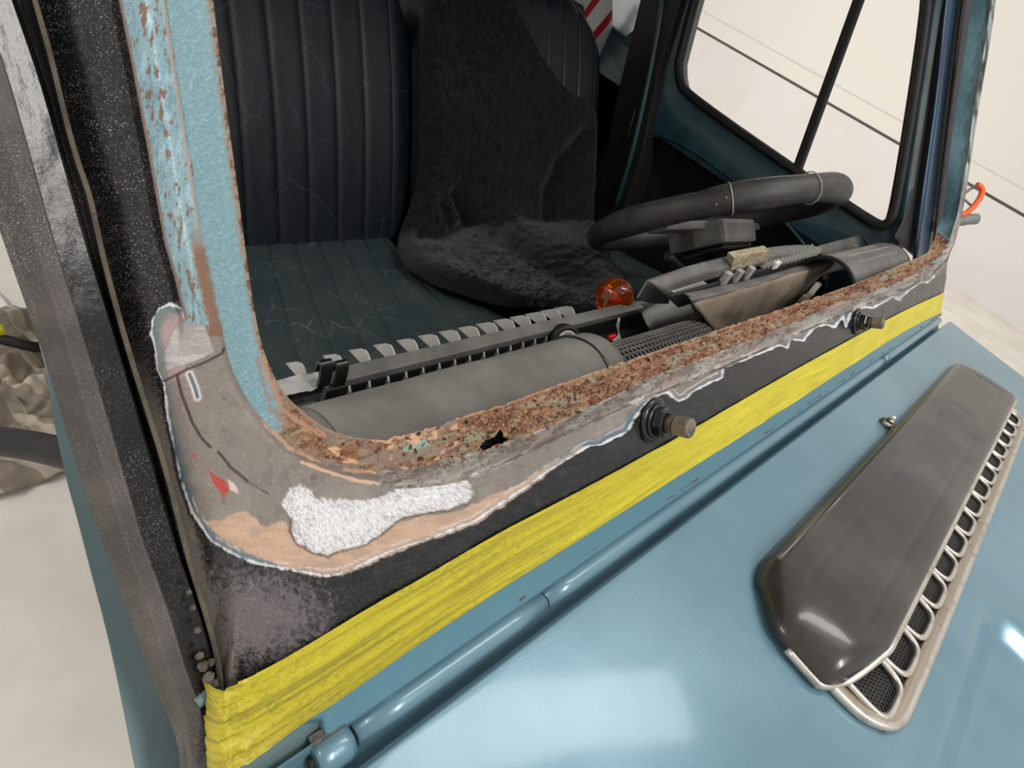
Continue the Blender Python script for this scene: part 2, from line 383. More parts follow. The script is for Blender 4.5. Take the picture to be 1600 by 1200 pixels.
FEATHER = np.array([(290, 500), (283, 482), (265, 475), (248, 482), (238, 500), (236, 520), (243, 548), (246, 580), (256, 600), (262, 650), (272, 700), (283, 750), (300, 800), (330, 845), (370, 868), (400, 880), (430, 886), (470, 893), (510, 900), (540, 895), (560, 885), (610, 862), (680, 838), (740, 815), (800, 775), (824, 760), (852, 739), (878, 723), (920, 697), (939, 695), (957, 685), (981, 674), (990, 655), (1004, 634), (1027, 618), (1044, 612), (1051, 620), (1060, 627), (1072, 622), (1081, 613), (1100, 602), (1128, 590), (1130, 575), (1162, 562), (1200, 547), (1217, 539), (1230, 543), (1235, 530), (1255, 532), (1270, 512), (1290, 507), (1305, 511), (1317, 495), (1322, 510), (1330, 487), (1347, 480), (1365, 481), (1395, 464), (1405, 467), (1435, 442), (1450, 441), (1460, 432)], float)
SANDED = np.vstack([FEATHER, [(1480, 415), (1500, 380), (1520, 250), (1470, 300), (1400, 300), (900, 400), (500, 500), (400, 430), (346, 512), (318, 498)]])
PEACH = np.array([(322, 815), (345, 812), (364, 804), (384, 799), (403, 813), (417, 825), (436, 815), (449, 816), (456, 842), (480, 862), (500, 869), (519, 869), (538, 857), (577, 847), (601, 833), (616, 818), (664, 806), (712, 801), (746, 786), (770, 773), (809, 758), (850, 734), (905, 700), (915, 698), (800, 782), (740, 820), (610, 868), (540, 899), (500, 902), (470, 896), (430, 882), (400, 868), (370, 855), (340, 838)], float)
METAL = np.array([(452, 764), (470, 758), (485, 763), (492, 778), (513, 780), (550, 782), (584, 780), (607, 770), (652, 758), (703, 744), (728, 747), (740, 768), (728, 786), (697, 797), (663, 800), (624, 811), (604, 829), (573, 850), (539, 858), (513, 868), (493, 864), (464, 848), (454, 829), (457, 815), (450, 804), (440, 787)], float)
PATCH = np.array([(270, 518), (288, 504), (316, 499), (322, 516), (334, 550), (304, 564), (276, 572), (258, 580), (252, 560), (262, 540)], float)
HOLE = np.array([(752, 697), (760, 687), (771, 683), (779, 672), (784, 682), (793, 685), (788, 690), (774, 694), (764, 699), (757, 704)], float)

def paint_frame(P, row, seg, uv, h):
    """albedo, roughness and metal of the scuttle and pillar skin; P = surface position in reference pixels"""
    n = len(P); x, y = P[:, 0], P[:, 1]
    u, v = uv[:, 0], uv[:, 1]
    um, vm = u * 1000, v * 1000
    sc = np.clip(np.hypot(u + .10, .2) / .25, .6, 6)        # far metal carries coarser detail
    n1 = fbm(x / 14, y / 14, 1); n2 = fbm(x / 4, y / 4, 2); n3 = fbm(x / 60, y / 60, 3); n4 = fbm(x / 1.7, y / 1.7, 4, 2)
    wob = (fbm(x / 9, y / 9, 6) - .5) * 8 + (n4 - .5) * 2.0
    col = np.tile(lin((20, 20, 21)), (n, 1)); rg = np.full(n, .27); mt = np.zeros(n)
    def put(mask, c, r=None, m=None):
        nonlocal col, rg, mt
        mask = np.clip(mask, 0, 1)[:, None]; col = col * (1 - mask) + lin(c) * mask
        if r is not None: rg = rg * (1 - mask[:, 0]) + r * mask[:, 0]
        if m is not None: mt = mt * (1 - mask[:, 0]) + m * mask[:, 0]
    # dust on the black paint: heavy by the near corner, thin scratches elsewhere
    put(sst(.55, .8, n1) * .22, (60, 58, 57), .45)
    dst = np.clip(1 - np.hypot((x - 395) / 180, (y - 965) / 120), 0, 1)
    put(sst(.15, .8, dst + (n2 - .5) * .9 + (n1 - .5) * .5) * .85, (104, 96, 98), .85)
    lw = np.clip(1 - pdist(P, TAN) / 34, 0, 1); low = sst(520, 700, y)
    put(low * sst(.1, .7, lw + (n2 - .5) * .5), (122, 112, 104), .85)
    put(sst(.60, .66, fbm(x / 16, y / 3, 9, 3)) * .10, (86, 84, 82), .5)
    put(sst(.58, .7, fbm(x / 30, y / 26, 19, 3)) * (x > 560) * .22, (54, 52, 50), .5)
    # the lower strip keeps the pale blue body colour under the tape
    tb = sst(-.116, -.122, v) * (seg >= B_)
    put(tb, (92, 134, 150), .32, .2)
    seam = np.abs(v + .1465)
    put(tb * (seam < .0012) * sst(.52, .6, fbm(x / 5, y / 5, 31)) * sst(.42, .55, n3) * (u > .12), (84, 66, 62), .8, 0)
    # ------- sanded area
    sd = sdist(P, SANDED) + wob * .6
    ins = sst(1.0, -1.0, sd)
    put(ins, (128, 120, 113), .6, .1)
    put(ins * sst(.45, .75, n3), (142, 133, 126), .6)
    put(ins * sst(.5, .8, n1) * .5, (108, 98, 92), .65)
    put(ins * sst(.62, .75, n2) * .35, (160, 150, 144), .5)
    dark_edge = sst(4 + 3 * n1, 1.5, np.abs(sd - 3))
    put(dark_edge * .8 * (1 - ins), (22, 22, 24), .25)
    fd = pdist(P, FEATHER) + wob * .6
    wid = 1.4 + 2.6 * n1
    far = 1 / sc
    inb = (sd < 1)
    put(inb * sst(13, 10, fd) * sst(.35, .6, fbm(x / 18, y / 18, 44)) * (x < 1000), (104, 118, 126), .4)
    put(inb * sst(7, 5, fd) * sst(.3, .6, fbm(x / 22, y / 22, 45)), (92, 112, 122), .35)
    pe = sdist(P, PEACH) + wob * .9
    put(sst(1.5, -1.5, pe), (188, 158, 136), .7, 0)
    put(sst(1.5, -1.5, pe) * sst(.5, .7, fbm(x / 40, y / 18, 11)) * .7, (160, 140, 126), .7, 0)
    put(sst(1.5, -1.5, pe) * sst(.45, .7, fbm(x / 22 + y / 60, y / 5, 12)) * .6, (176, 142, 120), .7)
    put(sst(1.5, -1.5, pe) * sst(4, 1, fd) * .9, (104, 116, 122), .5)
    ml = sdist(P, METAL) + wob * .9 + (fbm(x / 3, y / 3, 77, 2) - .5) * 6 * sst(820, 770, y)
    put(sst(4, 1.5, np.abs(ml - 1)) * (pe < 8) * .8, (108, 82, 64), .8)
    put(sst(1, -2, ml), (184, 180, 181), .42, .4)
    put(sst(1, -2, ml) * sst(.30, .62, fbm((x + y) / 6, (x - y) / 1.8, 13, 2) + .14 * sst(-2, -20, ml) - .10 * sst(500, 450, x)) * .85, (240, 238, 240), .4, .3)
    put(sst(1, -3, ml) * sst(.58, .72, fbm(x / 3, y / 3, 14, 3)) * .45, (160, 153, 152), .5)
    # the smooth metal patch on the pillar foot
    pa = sdist(P, PATCH) + wob * .3
    put(sst(14, 2, np.abs(pa - 9)) * ins * (x < 290), (160, 138, 138), .5)
    put(sst(1, -1, pa), (176, 170, 168), .46, .6)
    put(sst(1, -1, pa) * sst(.5, .7, fbm(x / 26, y / 3, 15)), (200, 196, 196), .42, .65)
    put(sst(16, 12, fd) * ins * (y < 600) * (x < 262) * .7, (112, 122, 124), .4)
    # runs of filler and primer
    k = pdist(P, [(296, 585), (304, 605), (308, 620)]); put(sst(9, 7.5, k), (170, 150, 148), .6); put(sst(6, 5, k), (206, 204, 204), .5); put(sst(3.6, 2.6, k), (98, 112, 118), .4)
    k = pdist(P, [(404, 652), (451, 699), (493, 719), (513, 726), (550, 736), (600, 738), (640, 726), (700, 716)]) + wob * .6
    put(sst(3.6, 2.2, k) * sst(.25, .45, n1), (200, 162, 134), .7)
    k = pdist(P, [(472, 722), (520, 740), (560, 752), (592, 755)]) + wob * .5; put(sst(3.4, 2, k), (200, 164, 138), .7)
    put(sst(1, -1, sdist(P, np.array([(322, 728), (336, 742), (350, 750), (357, 765), (349, 778), (341, 765), (332, 750)], float)) + wob * .7), (176, 66, 62), .6)
    put(sst(1, -1, sdist(P, np.array([(355, 748), (366, 755), (373, 771), (360, 765)], float)) + wob * .3), (206, 186, 182), .6)
    put(sst(5, 3, np.hypot(x - 304, y - 712) + wob), (176, 84, 78), .6)
    put(sst(8, 3, np.hypot(x - 492, y - 745) + wob) * .6, (96, 70, 62), .7)
    # felt pen guide lines
    for pl, wd_ in (([(255, 596), (290, 578), (320, 566), (347, 552), (350, 545)], 2.6), ([(362, 538), (386, 530)], 2.0), ([(276, 586), (283, 615), (300, 660), (315, 685), (328, 698)], 3.0), ([(341, 706), (360, 730), (386, 751)], 3.0), ([(386, 751), (420, 772)], 1.3)):
        k = pdist(P, pl); put(sst(wd_, wd_ - 1.2, k + (n4 - .5) * 1.5) * .93, (66, 44, 48), .5)
    # white feather line at the edge of the old paint
    put(sst(wid * .42 + 1.0, wid * .42 - .3, np.abs(fd)) * sst(.15, .38, fbm(x / 30, y / 30, 51)), (214, 218, 220), .35)
    put(sst(1.6, .4, np.abs(fd - 6.5 - 4 * n3)) * .6 * inb * sst(.42, .5, fbm(x / 26, y / 26, 53)) * (x > 300), (208, 210, 212), .35)
    # ------- lip between glass channel and skin, bottom run
    lip = (row >= 1) & (row < 2.02) & ((seg == C_) | (seg == D_))
    fk = 1.0
    lx, ly = (x - .45 * y) / fk, (y + .45 * x) / fk
    put(lip * 1.0, (146, 138, 131), .5, .25)
    put(lip * sst(.46, .62, fbm(lx / 20, ly / 7, 21)), (118, 110, 104), .6, .2)
    put(lip * sst(.55, .66, fbm(lx / 24, ly / 6, 20)), (176, 170, 164), .42, .4)
    put(lip * sst(.56, .66, fbm(lx / 30, ly / 6, 22)) * sst(1.75, 1.2, row) * .8, (142, 158, 152), .6, 0)
    put(lip * sst(.60, .68, fbm(lx / 7, ly / 4, 23)) * sst(1.8, 1.0, row), (104, 70, 56), .9, 0)
    put(lip * sst(.70, .76, fbm(lx / 4, ly / 3, 25)), (58, 44, 40), .8, 0)
    put(((seg == C_) | (seg == D_)) * sst(2.4, 1.0, pdist(P, E2[C_] + E2[D_]) + (n4 - .5) * 1.5) * sst(.36, .44, fbm(um / 22, 0 * um, 24)) * sst(735, 800, x) * .8, (70, 58, 54), .7, 0)
    # ------- glass channel (rows 0..1)
    ch = row < 1.0
    blue = ch & ((seg == A_) | (seg == E_) | ((seg == B_) & (x < 440)))
    put(blue * 1.0, (112, 146, 155), .42, 0)
    put(blue * sst(.5, .75, n1) * .4, (104, 142, 150), .5)
    put(blue * sst(.6, .7, fbm(x / 3.2, y / 3.2, 61, 2)) * .5, (140, 172, 178), .3)
    ed = ch & (seg <= B_)
    put(ed * sst(.2, .02, row + (n1 - .5) * .22), (140, 122, 104), .8)
    put(ed * sst(.12, .02, row + (n2 - .5) * .24) * sst(.5, .6, fbm(y / 9, x / 9, 63)), (98, 62, 46), .9)
    put((seg == E_) * ch * sst(.62, .8, row + (n1 - .5) * .8), (96, 122, 124), .5)
    put((seg == E_) * (row > .8) * (row < 2) * sst(.52, .66, fbm(x / 5, y / 26, 64)) * .7, (66, 68, 68), .6)
    put((seg == E_) * (row > 1.0) * sst(.4, .6, fbm(x / 6, y / 40, 65)), (150, 156, 156), .35, .4)
    rz = ch & ((seg == C_) | (seg == D_) | ((seg == B_) & (x >= 400)))
    rz = rz * sst(418, 470, x + (n1 - .5) * 60)
    fk = 1.0; lx, ly = (x - .40 * y) / fk, (y + .40 * x) / fk
    put(rz, (130, 100, 74), .9, 0)
    put(rz * sst(.40, .62, fbm(lx / 26, ly / 8, 71)), (118, 82, 60), .95)
    put(rz * sst(.50, .62, fbm(lx / 15, ly / 9, 72)), (92, 56, 44), .95)
    put(rz * sst(.54, .66, fbm(lx / 7, ly / 5, 73)) * .8, (126, 78, 52), .9)
    put(rz * sst(.58, .68, fbm(lx / 36, ly / 7, 74)) * .85, (128, 126, 106), .75)
    put(rz * sst(.57, .66, fbm(lx / 6, ly / 3.5, 76)) * .5, (168, 134, 100), .85)
    put(rz * sst(.64, .71, fbm(lx / 4, ly / 3.4, 75)), (52, 34, 30), .9)
    put(rz * sst(.66, .72, fbm(lx / 2.4, ly / 2.2, 79)) * .4, (196, 168, 138), .8)
    put(rz * sst(.07, .02, row) * .8, (170, 130, 98), .7)
    put(rz * sst(1, -1, sdist(P, np.array([(625, 705), (640, 692), (660, 686), (672, 690), (668, 700), (640, 706)], float)) + wob * .6), (140, 160, 148), .7)
    # peach smears and grey in the near corner of the channel
    cn = (ch & (x < 720) & (seg != A_)) * sst(455, 500, x)
    put(cn * sst(.5, .66, fbm(um / 9, row * 3, 81)) * .8, (130, 116, 104), .8)
    put(cn * sst(.60, .68, fbm(um / 7, row * 5, 82)), (196, 152, 120), .7)
    put(ch * (seg == B_) * sst(5, 2, pdist(P, [(412, 560), (420, 590), (440, 640), (480, 668), (505, 680)]) + wob * .7) * .9, (164, 124, 98), .8)
    put(ch * (seg == B_) * sst(4, 2, pdist(P, [(402, 560), (412, 600), (424, 640), (450, 665)]) + wob * .8) * .7, (142, 112, 106), .8)
    # ------- pillar front between channel ridge and gutter line
    pb = (seg <= B_) & (row >= 1) & (y < 506) & (u > -.0365 + 0 * u)
    gx = np.interp(y, [g[1] for g in GUT], [g[0] for g in GUT])
    pb = (seg <= B_) & (row >= 1) & (y < 507) & (x > gx)
    put(pb * 1.0, (130, 162, 172), .3, 0)
    put(pb * sst(.52, .6, fbm(x / 5, y / 10, 91)) * sst(.35, .6, n3) * .5, (84, 120, 130), .5)
    crk = np.abs(fbm(x / 7, y / 11, 92, 3) - .5)
    put(pb * sst(.016, .004, crk) * sst(.4, .55, fbm(x / 20, y / 30, 93)), (70, 92, 98), .6)
    rx = np.interp(y, [0, 60, 110, 220, 300, 380, 450], [224, 232, 240, 262, 272, 286, 300])
    put(pb * sst(.53, .58, fbm(x / 7, y / 16, 94) + .17 * sst(12, 0, np.abs(x - rx)) - .13), (118, 98, 84), .85)
    put(pb * sst(.74, .78, fbm(x / 6, y / 10, 95)), (148, 98, 66), .85)
    put(pb * sst(.54, .7, fbm(x / 9, y / 30, 96)) * .7, (160, 190, 200), .28)
    rr = np.interp(y, [0, 167, 319, 399, 464, 520], [255, 280, 304, 317, 331, 343])
    put((seg <= B_) * sst(4, 1.5, np.abs(x - rr) + wob * .3) * (y < 520), (158, 148, 138), .8)
    put((seg <= B_) * sst(16, 5, np.abs(x - rr + 6) + wob * 1.2) * sst(340, 400, y) * (y < 525), (128, 96, 76), .85)
    put((seg <= A_ + 1) * sst(3.2, 1.6, np.abs(x - gx)) * (y < 500), (128, 110, 102), .8)
    return col, np.clip(rg, .05, 1), np.clip(mt, 0, 1)

def build_frame():
    sb = [(-.015, -.015), (-.015, -.015), (-.015, -.018), (-.018, -.034), (-.034, -.036)]
    tan3 = line_h(TAN, -.010)
    bot = np.array([[u, VB, 0.0] for u in np.linspace(-.03, 1.385, 60)])
    outer_all = []
    uR = 1.385
    OA = tan3[:6]
    cut = .10
    OB = np.vstack([tan3[5:], bot[(bot[:, 0] > -.03) & (bot[:, 0] < cut)], [[cut, VB, 0]]])
    OC = np.array([[cut, VB, 0], [1.30, VB, 0]])
    e2top = line_h(E2[E_], 0)
    OD = np.array([[1.30, VB, 0], [1.372, VB, -.002], [1.380, -.12, -.004], [1.386, -.08, -.004], [e2top[0][0] + .004, e2top[0][1], -.012]])
    OE = e2top + np.array([.006, 0, -.02])
    OUT = [OA, OB, OC, OD, OE]
    cols = []; segs = []
    n01, n12, n2o = 30, 14, 180
    t01 = np.linspace(0, 1, n01, endpoint=False); t12 = np.linspace(0, 1, n12, endpoint=False); t2o = np.linspace(0, 1, n2o) ** 1.0
    for s in range(5):
        n = NSEG[s]
        def pix(poly): return smooth(poly, n, 2)
        a, b, c = pix(E0[s]), pix(E1[s]), pix(E2[s]); o = resample(OUT[s], n) if s != A_ else resample(OA, n)
        for i in range(n if s == 4 else n - 1):
            f = i / (n - 1); h0 = sb[s][0] * (1 - f) + sb[s][1] * f
            h1 = h0 * .85 if s < 3 else (h0 * .85 * (1 - sst(0, 1, f)) - .006 * sst(0, 1, f) if s == 3 else -.006)
            p0 = np.array([*wh(*a[i], h0), h0]); p1 = np.array([*wh(*b[i], h1), h1]); p2 = np.array([*wh(*c[i], 0), 0]); p3 = o[i]
            q01 = p0 + (p1 - p0) * t01[:, None]
            q12 = p1 + (p2 - p1) * t12[:, None]; q12[:, 2] = h1 + (0 - h1) * np.sin(t12 * np.pi / 2) ** .8
            q2o = p2 + (p3 - p2) * t2o[:, None]
            bulge = np.zeros(n2o)
            if s <= B_:
                px = proj(W(q2o[:, 0], q2o[:, 1], 0)); gx = np.interp(px[:, 1], [g[1] for g in GUT], [g[0] for g in GUT]); ex = px[0, 0]
                tt = np.clip((ex - px[:, 0]) / np.maximum(ex - gx, 5), 0, 1.5)
                k = sst(560, 470, px[:, 1])
                bulge = k * (.0035 * np.sin(np.clip(tt, 0, 1) * np.pi) - .003 * sst(.95, 1.08, tt))
                d = np.hypot(q2o[:, 0] - p3[0], (q2o[:, 1] - p3[1]) * (0 if p3[1] > -.12 else 1))
                edge = sst(.012, 0, d) ** 1.5 if p3[1] > -.149 else 0
                bulge = bulge - .008 * edge
            q2o[:, 2] += bulge
            cols.append(np.vstack([q01, q12, q2o])); segs.append(s)
    G = np.array(cols); seg = np.array(segs)
    # run the pillars on up to the roof
    def ext(cc, vt):
        e = cc.copy(); e[:, 1] += vt - cc[:, 1].mean(); return e
    G = np.concatenate([ext(G[0], .52)[None], G, ext(G[-1], .56)[None]]); seg = np.r_[seg[0], seg, seg[-1]]
    nc, nr = G.shape[:2]
    rows = np.r_[t01, 1 + t12, 2 + t2o]; ROW = np.tile(rows, (nc, 1)).ravel(); SEG = np.repeat(seg, nr)
    base = W(G[..., 0], G[..., 1], G[..., 2]); P = proj(base).reshape(-1, 2)
    uv = G[..., :2].reshape(-1, 2); um = uv[:, 0] * 1000
    # relief: scabby rust in the channel, pimpled paint on the pillar, soft waves in the skin
    rz = (ROW < 1.15) * ((SEG == C_) | (SEG == D_) | (SEG == B_)) * sst(430, 520, P[:, 0])
    dh = rz * (np.abs(fbm(um / 6, ROW * 3, 70) - .5) * 3.0 + (fbm(um / 1.6, ROW * 8, 71) - .4) * 1.4) * .0011 * np.clip(P[:, 0] / 800, .7, 1.8)
    dh += (ROW < 1) * ((SEG == A_) | ((SEG == B_) & (P[:, 0] < 430))) * sst(.6, .72, fbm(P[:, 0] / 5, P[:, 1] / 5, 62, 2)) * .00016
    dh += (ROW > 2) * (fbm(um / 40, uv[:, 1] * 25, 5) - .5) * .0012
    dh += (ROW > 1) * (ROW < 2.1) * (SEG == C_) * (fbm(um / 9, ROW * 2, 8) - .5) * .0014
    G[..., 2] += dh.reshape(nc, nr)
    # ragged inner edge where the flange has flaked away
    rag = (ROW < .02) * ((SEG == C_)) * (fbm(um / 4, ROW, 88) - .5) * .0025
    G[..., 1] += rag.reshape(nc, nr)
    col, rg, mt = paint_frame(P, ROW, SEG, uv, G[..., 2].ravel())
    drop = inside(P + np.stack([(fbm(P[:, 0] / 3, P[:, 1] / 3, 99) - .5) * 6, (fbm(P[:, 0] / 3, P[:, 1] / 3, 98) - .5) * 5], -1), HOLE.mean(0) + (HOLE - HOLE.mean(0)) * 1.22)
    me = grid_mesh('windscreen_frame', W(G[..., 0], G[..., 1], G[..., 2]), drop=drop)
    px, py = P[:, 0], P[:, 1]
    dst = .25 + .75 * sst(560, 380, px) * (.3 + .7 * sst(.35, .6, fbm(px / 40, py / 40, 33)))
    dst = dst * (sdist(P, SANDED) > 3) * (ROW > 2.0) * (1 - .8 * (G[..., 1].ravel() < -.118))
    set_attrs(me, col, rg, mt, dst=dst)
    o = link('windscreen_frame', me, 'worn_paint', car, label='sanded and rusted windscreen surround, patched down to bare metal')
    q = [W(*wh(px, py, -.026), -.026) for px, py in ((730, 728), (735, 670), (800, 652), (830, 690))]
    link('hole_shade_plate', plate_mesh('hole_shade_plate', q, W(0, 0, -.004) - W(0, 0, 0)), 'black_void', car)  # black plate set behind the rust hole as painted shade
    return o
frame = build_frame()

# ------------------------------------------------------------------ near pillar: the ridged black side of the A post
def lined_band(name, lines, m, parent, n=120, label=None, rows=10, bulge=None, disp=0.0):
    """lofts through lines given as (pixels, depth below the windscreen plane), run on up to the roof and down"""
    L3 = []
    for pts, h in lines:
        q = smooth(line_h(pts, h), n, 2)
        top = q[0].copy(); top[1] = .53
        bt = q[-1].copy(); bt[1] -= .10
        L3.append(np.vstack([top, q, bt]))
    G = []
    for a, b in zip(L3[:-1], L3[1:]):
        t = np.linspace(0, 1, rows)[:, None, None]
        G.append(a[None] * (1 - t) + b[None] * t)
    G = np.concatenate(G, 0)
    if disp:
        G[..., 2] += disp * (fbm(G[..., 1] * 60, G[..., 0] * 90, 3) - .5)
    return link(name, grid_mesh(name, W(G[..., 0], G[..., 1], G[..., 2])), m, parent, label=label)
RIDGE = [(-28, 0), (10, 110), (27, 167), (50, 250), (86, 380), (120, 488), (160, 620), (192, 732), (228, 856), (250, 915), (270, 972), (291, 1044), (312, 1100), (324, 1140), (328, 1175), (329, 1220)]
EDGE = [(-128, 0), (-85, 120), (-40, 250), (6, 380), (40, 476), (76, 580), (104, 676), (130, 764), (146, 806), (169, 871), (202, 965), (240, 1070), (268, 1132), (280, 1170), (283, 1225)]
def sh(pts, dx, dy=0): return [(x + dx, y + dy) for x, y in pts]
def build_near_pillar():
    tanb = TAN + [(356, 1225)]
    lined_band('pillar_edge', [(sh(tanb, 4), -.0115), (sh(tanb, 1), -.0085), (sh(tanb, -4), -.010), (sh(tanb, -6), -.015)], 'tan_edge', car, rows=4, label='dusty tan edge of the near pillar')
    lined_band('pillar_groove', [(sh(tanb, -5), -.013), (sh(tanb, -13), -.020), (sh(RIDGE, 54), -.020), (sh(RIDGE, 46), -.0136)], 'black_dusty', car, disp=.001, label='dusty black groove along the near pillar')
    lined_band('pillar_trim', [(sh(RIDGE, 46), -.0135), (RIDGE, -.0135)], 'pillar_gloss', car, rows=24, disp=.0006, label='glossy black strip along the near pillar')
    lined_band('pillar_flange', [(RIDGE, -.0137), (sh(RIDGE, -3), -.0131), (sh(RIDGE, -30), -.014), (sh(EDGE, 10), -.019), (EDGE, -.021), (sh(EDGE, 3), -.027)], 'grey_dusty', car, disp=.001, label='grey dusty outer flange of the near pillar')
    BL = [(-115, 0), (-45, 250), (12, 380), (50, 500), (72, 575), (84, 660), (104, 752), (118, 800), (141, 890), (169, 995), (191, 1100), (214, 1220)]
    BR = sh(EDGE, 22)
    lined_band('side_panel', [(BR, -.05), (BL, -.055), (sh(BL, 4), -.075)], 'dark_blue_paint', car, rows=4, label='dark blue body side below the near pillar')
    # dusty seal clumps and the bracket at the foot of the pillar
    def bit(name, pts, h, r, m):
        q = smooth(np.array([W(*wh(x, y, h), h) for x, y in pts]), 14)
        return link(name, tube_mesh(name, q, r, 8), m, car)
    bit('seal_end', [(322, 1128), (340, 1115), (352, 1096), (350, 1085)], -.012, .0018, 'tan_edge')
    bit('seal_end', [(306, 1098), (330, 1078), (345, 1062)], -.014, .0030, 'dark_blue_paint')
    for x, y, r in ((318, 1040, .0032), (326, 1058, .0036), (312, 1024, .0024), (334, 1070, .003), (308, 985, .002), (301, 950, .0018), (296, 925, .0016), (330, 1035, .0022)):
        bm = bmesh.new(); bmesh.ops.create_icosphere(bm, subdivisions=2, radius=r * .62)
        c = W(*wh(x, y, -.009), -.009)
        for v in bm.verts:
            p = np.array(v.co); k = 1 + .5 * (hsh(p[0] * 3000, p[1] * 3000, p[2]) - .5); v.co = Vector(c + p * k)
        me = bpy.data.meshes.new('dust_clump'); bm.to_mesh(me); bm.free(); link('dust_clump', me, 'dust_clump', car)
build_near_pillar()

# ------------------------------------------------------------------ scuttle ledge, hinge, bonnet
def xrow(name, prof, x0, x1, m, parent, nx=40, label=None, cap=True):   # a (y, z) profile run along x
    prof = np.asarray(prof, float); X = np.linspace(x0, x1, nx)
    G = np.zeros((nx, len(prof), 3)); G[..., 0] = X[:, None]; G[..., 1] = prof[None, :, 0]; G[..., 2] = prof[None, :, 1]
    return link(name, grid_mesh(name, G), m, parent, label=label)
def build_hinge():
    q = [W(*wh(px, py, -.005), -.005) for px, py in ((338, 1140), (372, 1160), (440, 1150), (520, 1095), (575, 1085), (560, 1150), (470, 1230), (400, 1290), (340, 1290))]
    link('scuttle_corner', plate_mesh('scuttle_corner', q, W(0, 0, -.004) - W(0, 0, 0)), 'dark_blue_paint', car)
    pr = [W(0, VB + .002, -.0004), W(0, VB - .001, .0006), W(0, VB - .003, -.002), W(0, VB - .010, -.005), W(0, VB - .03, -.004), W(0, VB - .10, .0)]
    xrow('scuttle_ledge', smooth([(p[1], p[2]) for p in pr], 24, 2), -.046, 1.378, 'blue_paint', car)
    c = W(0, -.1585, -.0005)
    def roll(u0, u1, r, name='hinge_barrel', m='blue_paint', label=None):
        n = max(6, int((u1 - u0) * 40)); t = np.linspace(u0, u1, n)
        pth = np.stack([t, np.full(n, c[1]), np.full(n, c[2])], -1)
        rr = np.full(n, r); rr[0] *= .86; rr[-1] *= .86
        return link(name, tube_mesh(name, pth, rr, 24), m, car, label=label)
    gap = [-.016, .003, wh(848, 940)[0], wh(1375, 590, 0)[0], 1.345]
    roll(gap[0], gap[1] - .001, .0088, label='short near hinge barrel with a dusty top')
    roll(gap[1] + .0012, gap[2] - .0006, .0066); roll(gap[2] + .0006, gap[3] - .002, .0066); roll(gap[3] + .002, gap[4], .0066)
    link('hinge_pin', tube_mesh('hinge_pin', [(-.018, c[1], c[2]), (1.35, c[1], c[2])], .003, 10), 'steel_dark', car)
    # end washer showing rust between the first two barrels
    link('hinge_washer', lathe('hinge_washer', [(.0078, 0), (.0085, .0004), (.0085, .0012), (.0078, .0016)], (gap[1] - .0004, c[1], c[2]), (1, 0, 0)), 'rust', car)
    t = np.linspace(-.0155, .001, 8); V = [(x, c[1] + .004 + k * .005, c[2] + .0085 + (0 if k else -.0006)) for x in t for k in (0, 1)]
    G = np.array(V).reshape(8, 2, 3); link('dust_ridge', grid_mesh('dust_ridge', G), 'dust_clump', car)
build_hinge()

def build_bonnet():
    xs = np.unique(np.r_[np.linspace(-.075, -.07, 4), np.linspace(-.07, 1.405, 260), np.linspace(1.405, 1.413, 5)])
    ys = np.unique(np.r_[np.linspace(-.1005, -.104, 5), np.linspace(-.104, -.62, 150), np.linspace(-.62, -1.15, 20)])[::-1]
    X, Y = np.meshgrid(xs, ys, indexing='ij'); Z = bz(Y).copy()
    Z -= .004 * (1 - sst(0, .0035, -.1005 - Y)) ** 2
    Z -= .006 * sst(.007, 0, 1.413 - X) ** 1.5 + .006 * sst(.005, 0, X + .075) ** 1.5
    # shallow pressed panel toward the nose
    dx = np.minimum(.585 - X, 9); dyv = -.322 - Y
    r = .04; ix = np.clip(r - dx, 0, None); iy = np.clip(r - dyv, 0, None); d = r - np.hypot(ix, iy)
    Z -= .016 * sst(0, .034, d); Z += .0022 * np.exp(-((d + .006) / .012) ** 2)
    # the scuttle area dips a touch round the vent, dents near the far rear corner
    Z += .0012 * np.exp(-((X - 1.16) / .10) ** 2 - ((Y + .14) / .02) ** 2) - .0016 * np.exp(-((X - .95) / .10) ** 2 - ((Y + .135) / .018) ** 2)
    Z += .0008 * (fbm(X * 5, Y * 7, 4) - .5)
    Z -= .03 * sst(-.9, -1.15, Y) ** 2
    G = np.stack([X, Y, Z], -1)
    o = link('bonnet', grid_mesh('bonnet', G), 'blue_paint', car, label='pale blue metallic bonnet')
    # rolled-down flanges so the panel has depth
    for nm, e in (('bonnet_side', 1.413), ('bonnet_side', -.075)):
        yy = ys; Gs = np.zeros((len(yy), 6, 3)); Gs[..., 0] = e; Gs[..., 1] = yy[:, None]
        z0 = G[-1 if e > 1 else 0, :, 2]; Gs[..., 2] = z0[:, None] - np.linspace(0, .35, 6)[None]
        link(nm, grid_mesh(nm, Gs), 'blue_paint', car)
    xrow('bonnet_lip', [(-.1005, bz(-.1) - .004), (-.1005, bz(-.1) - .02)], -.075, 1.413, 'blue_paint', car)
    # washer jet bolt by the vent
    b = bon(1384, 664, 0)
    w = link('washer_jet', lathe('washer_jet', [(.0085, 0), (.0095, .001), (.0095, .0045), (.0075, .0062), (.006, .0064)], b, (0, 0, 1), 24), 'steel_bright', car, label='small pale washer jet on the bonnet')
    link('nut', lathe('nut', [(.005, .006), (.0052, .0068), (.0052, .0095), (.004, .0105)], b, (0, 0, 1), 6), 'steel_bright', w)
    link('nozzle', lathe('nozzle', [(.0022, .010), (.0024, .014), (.0015, .0155)], b, (0, 0, 1), 12), 'paper_white', w)
    return o
bonnet = build_bonnet()

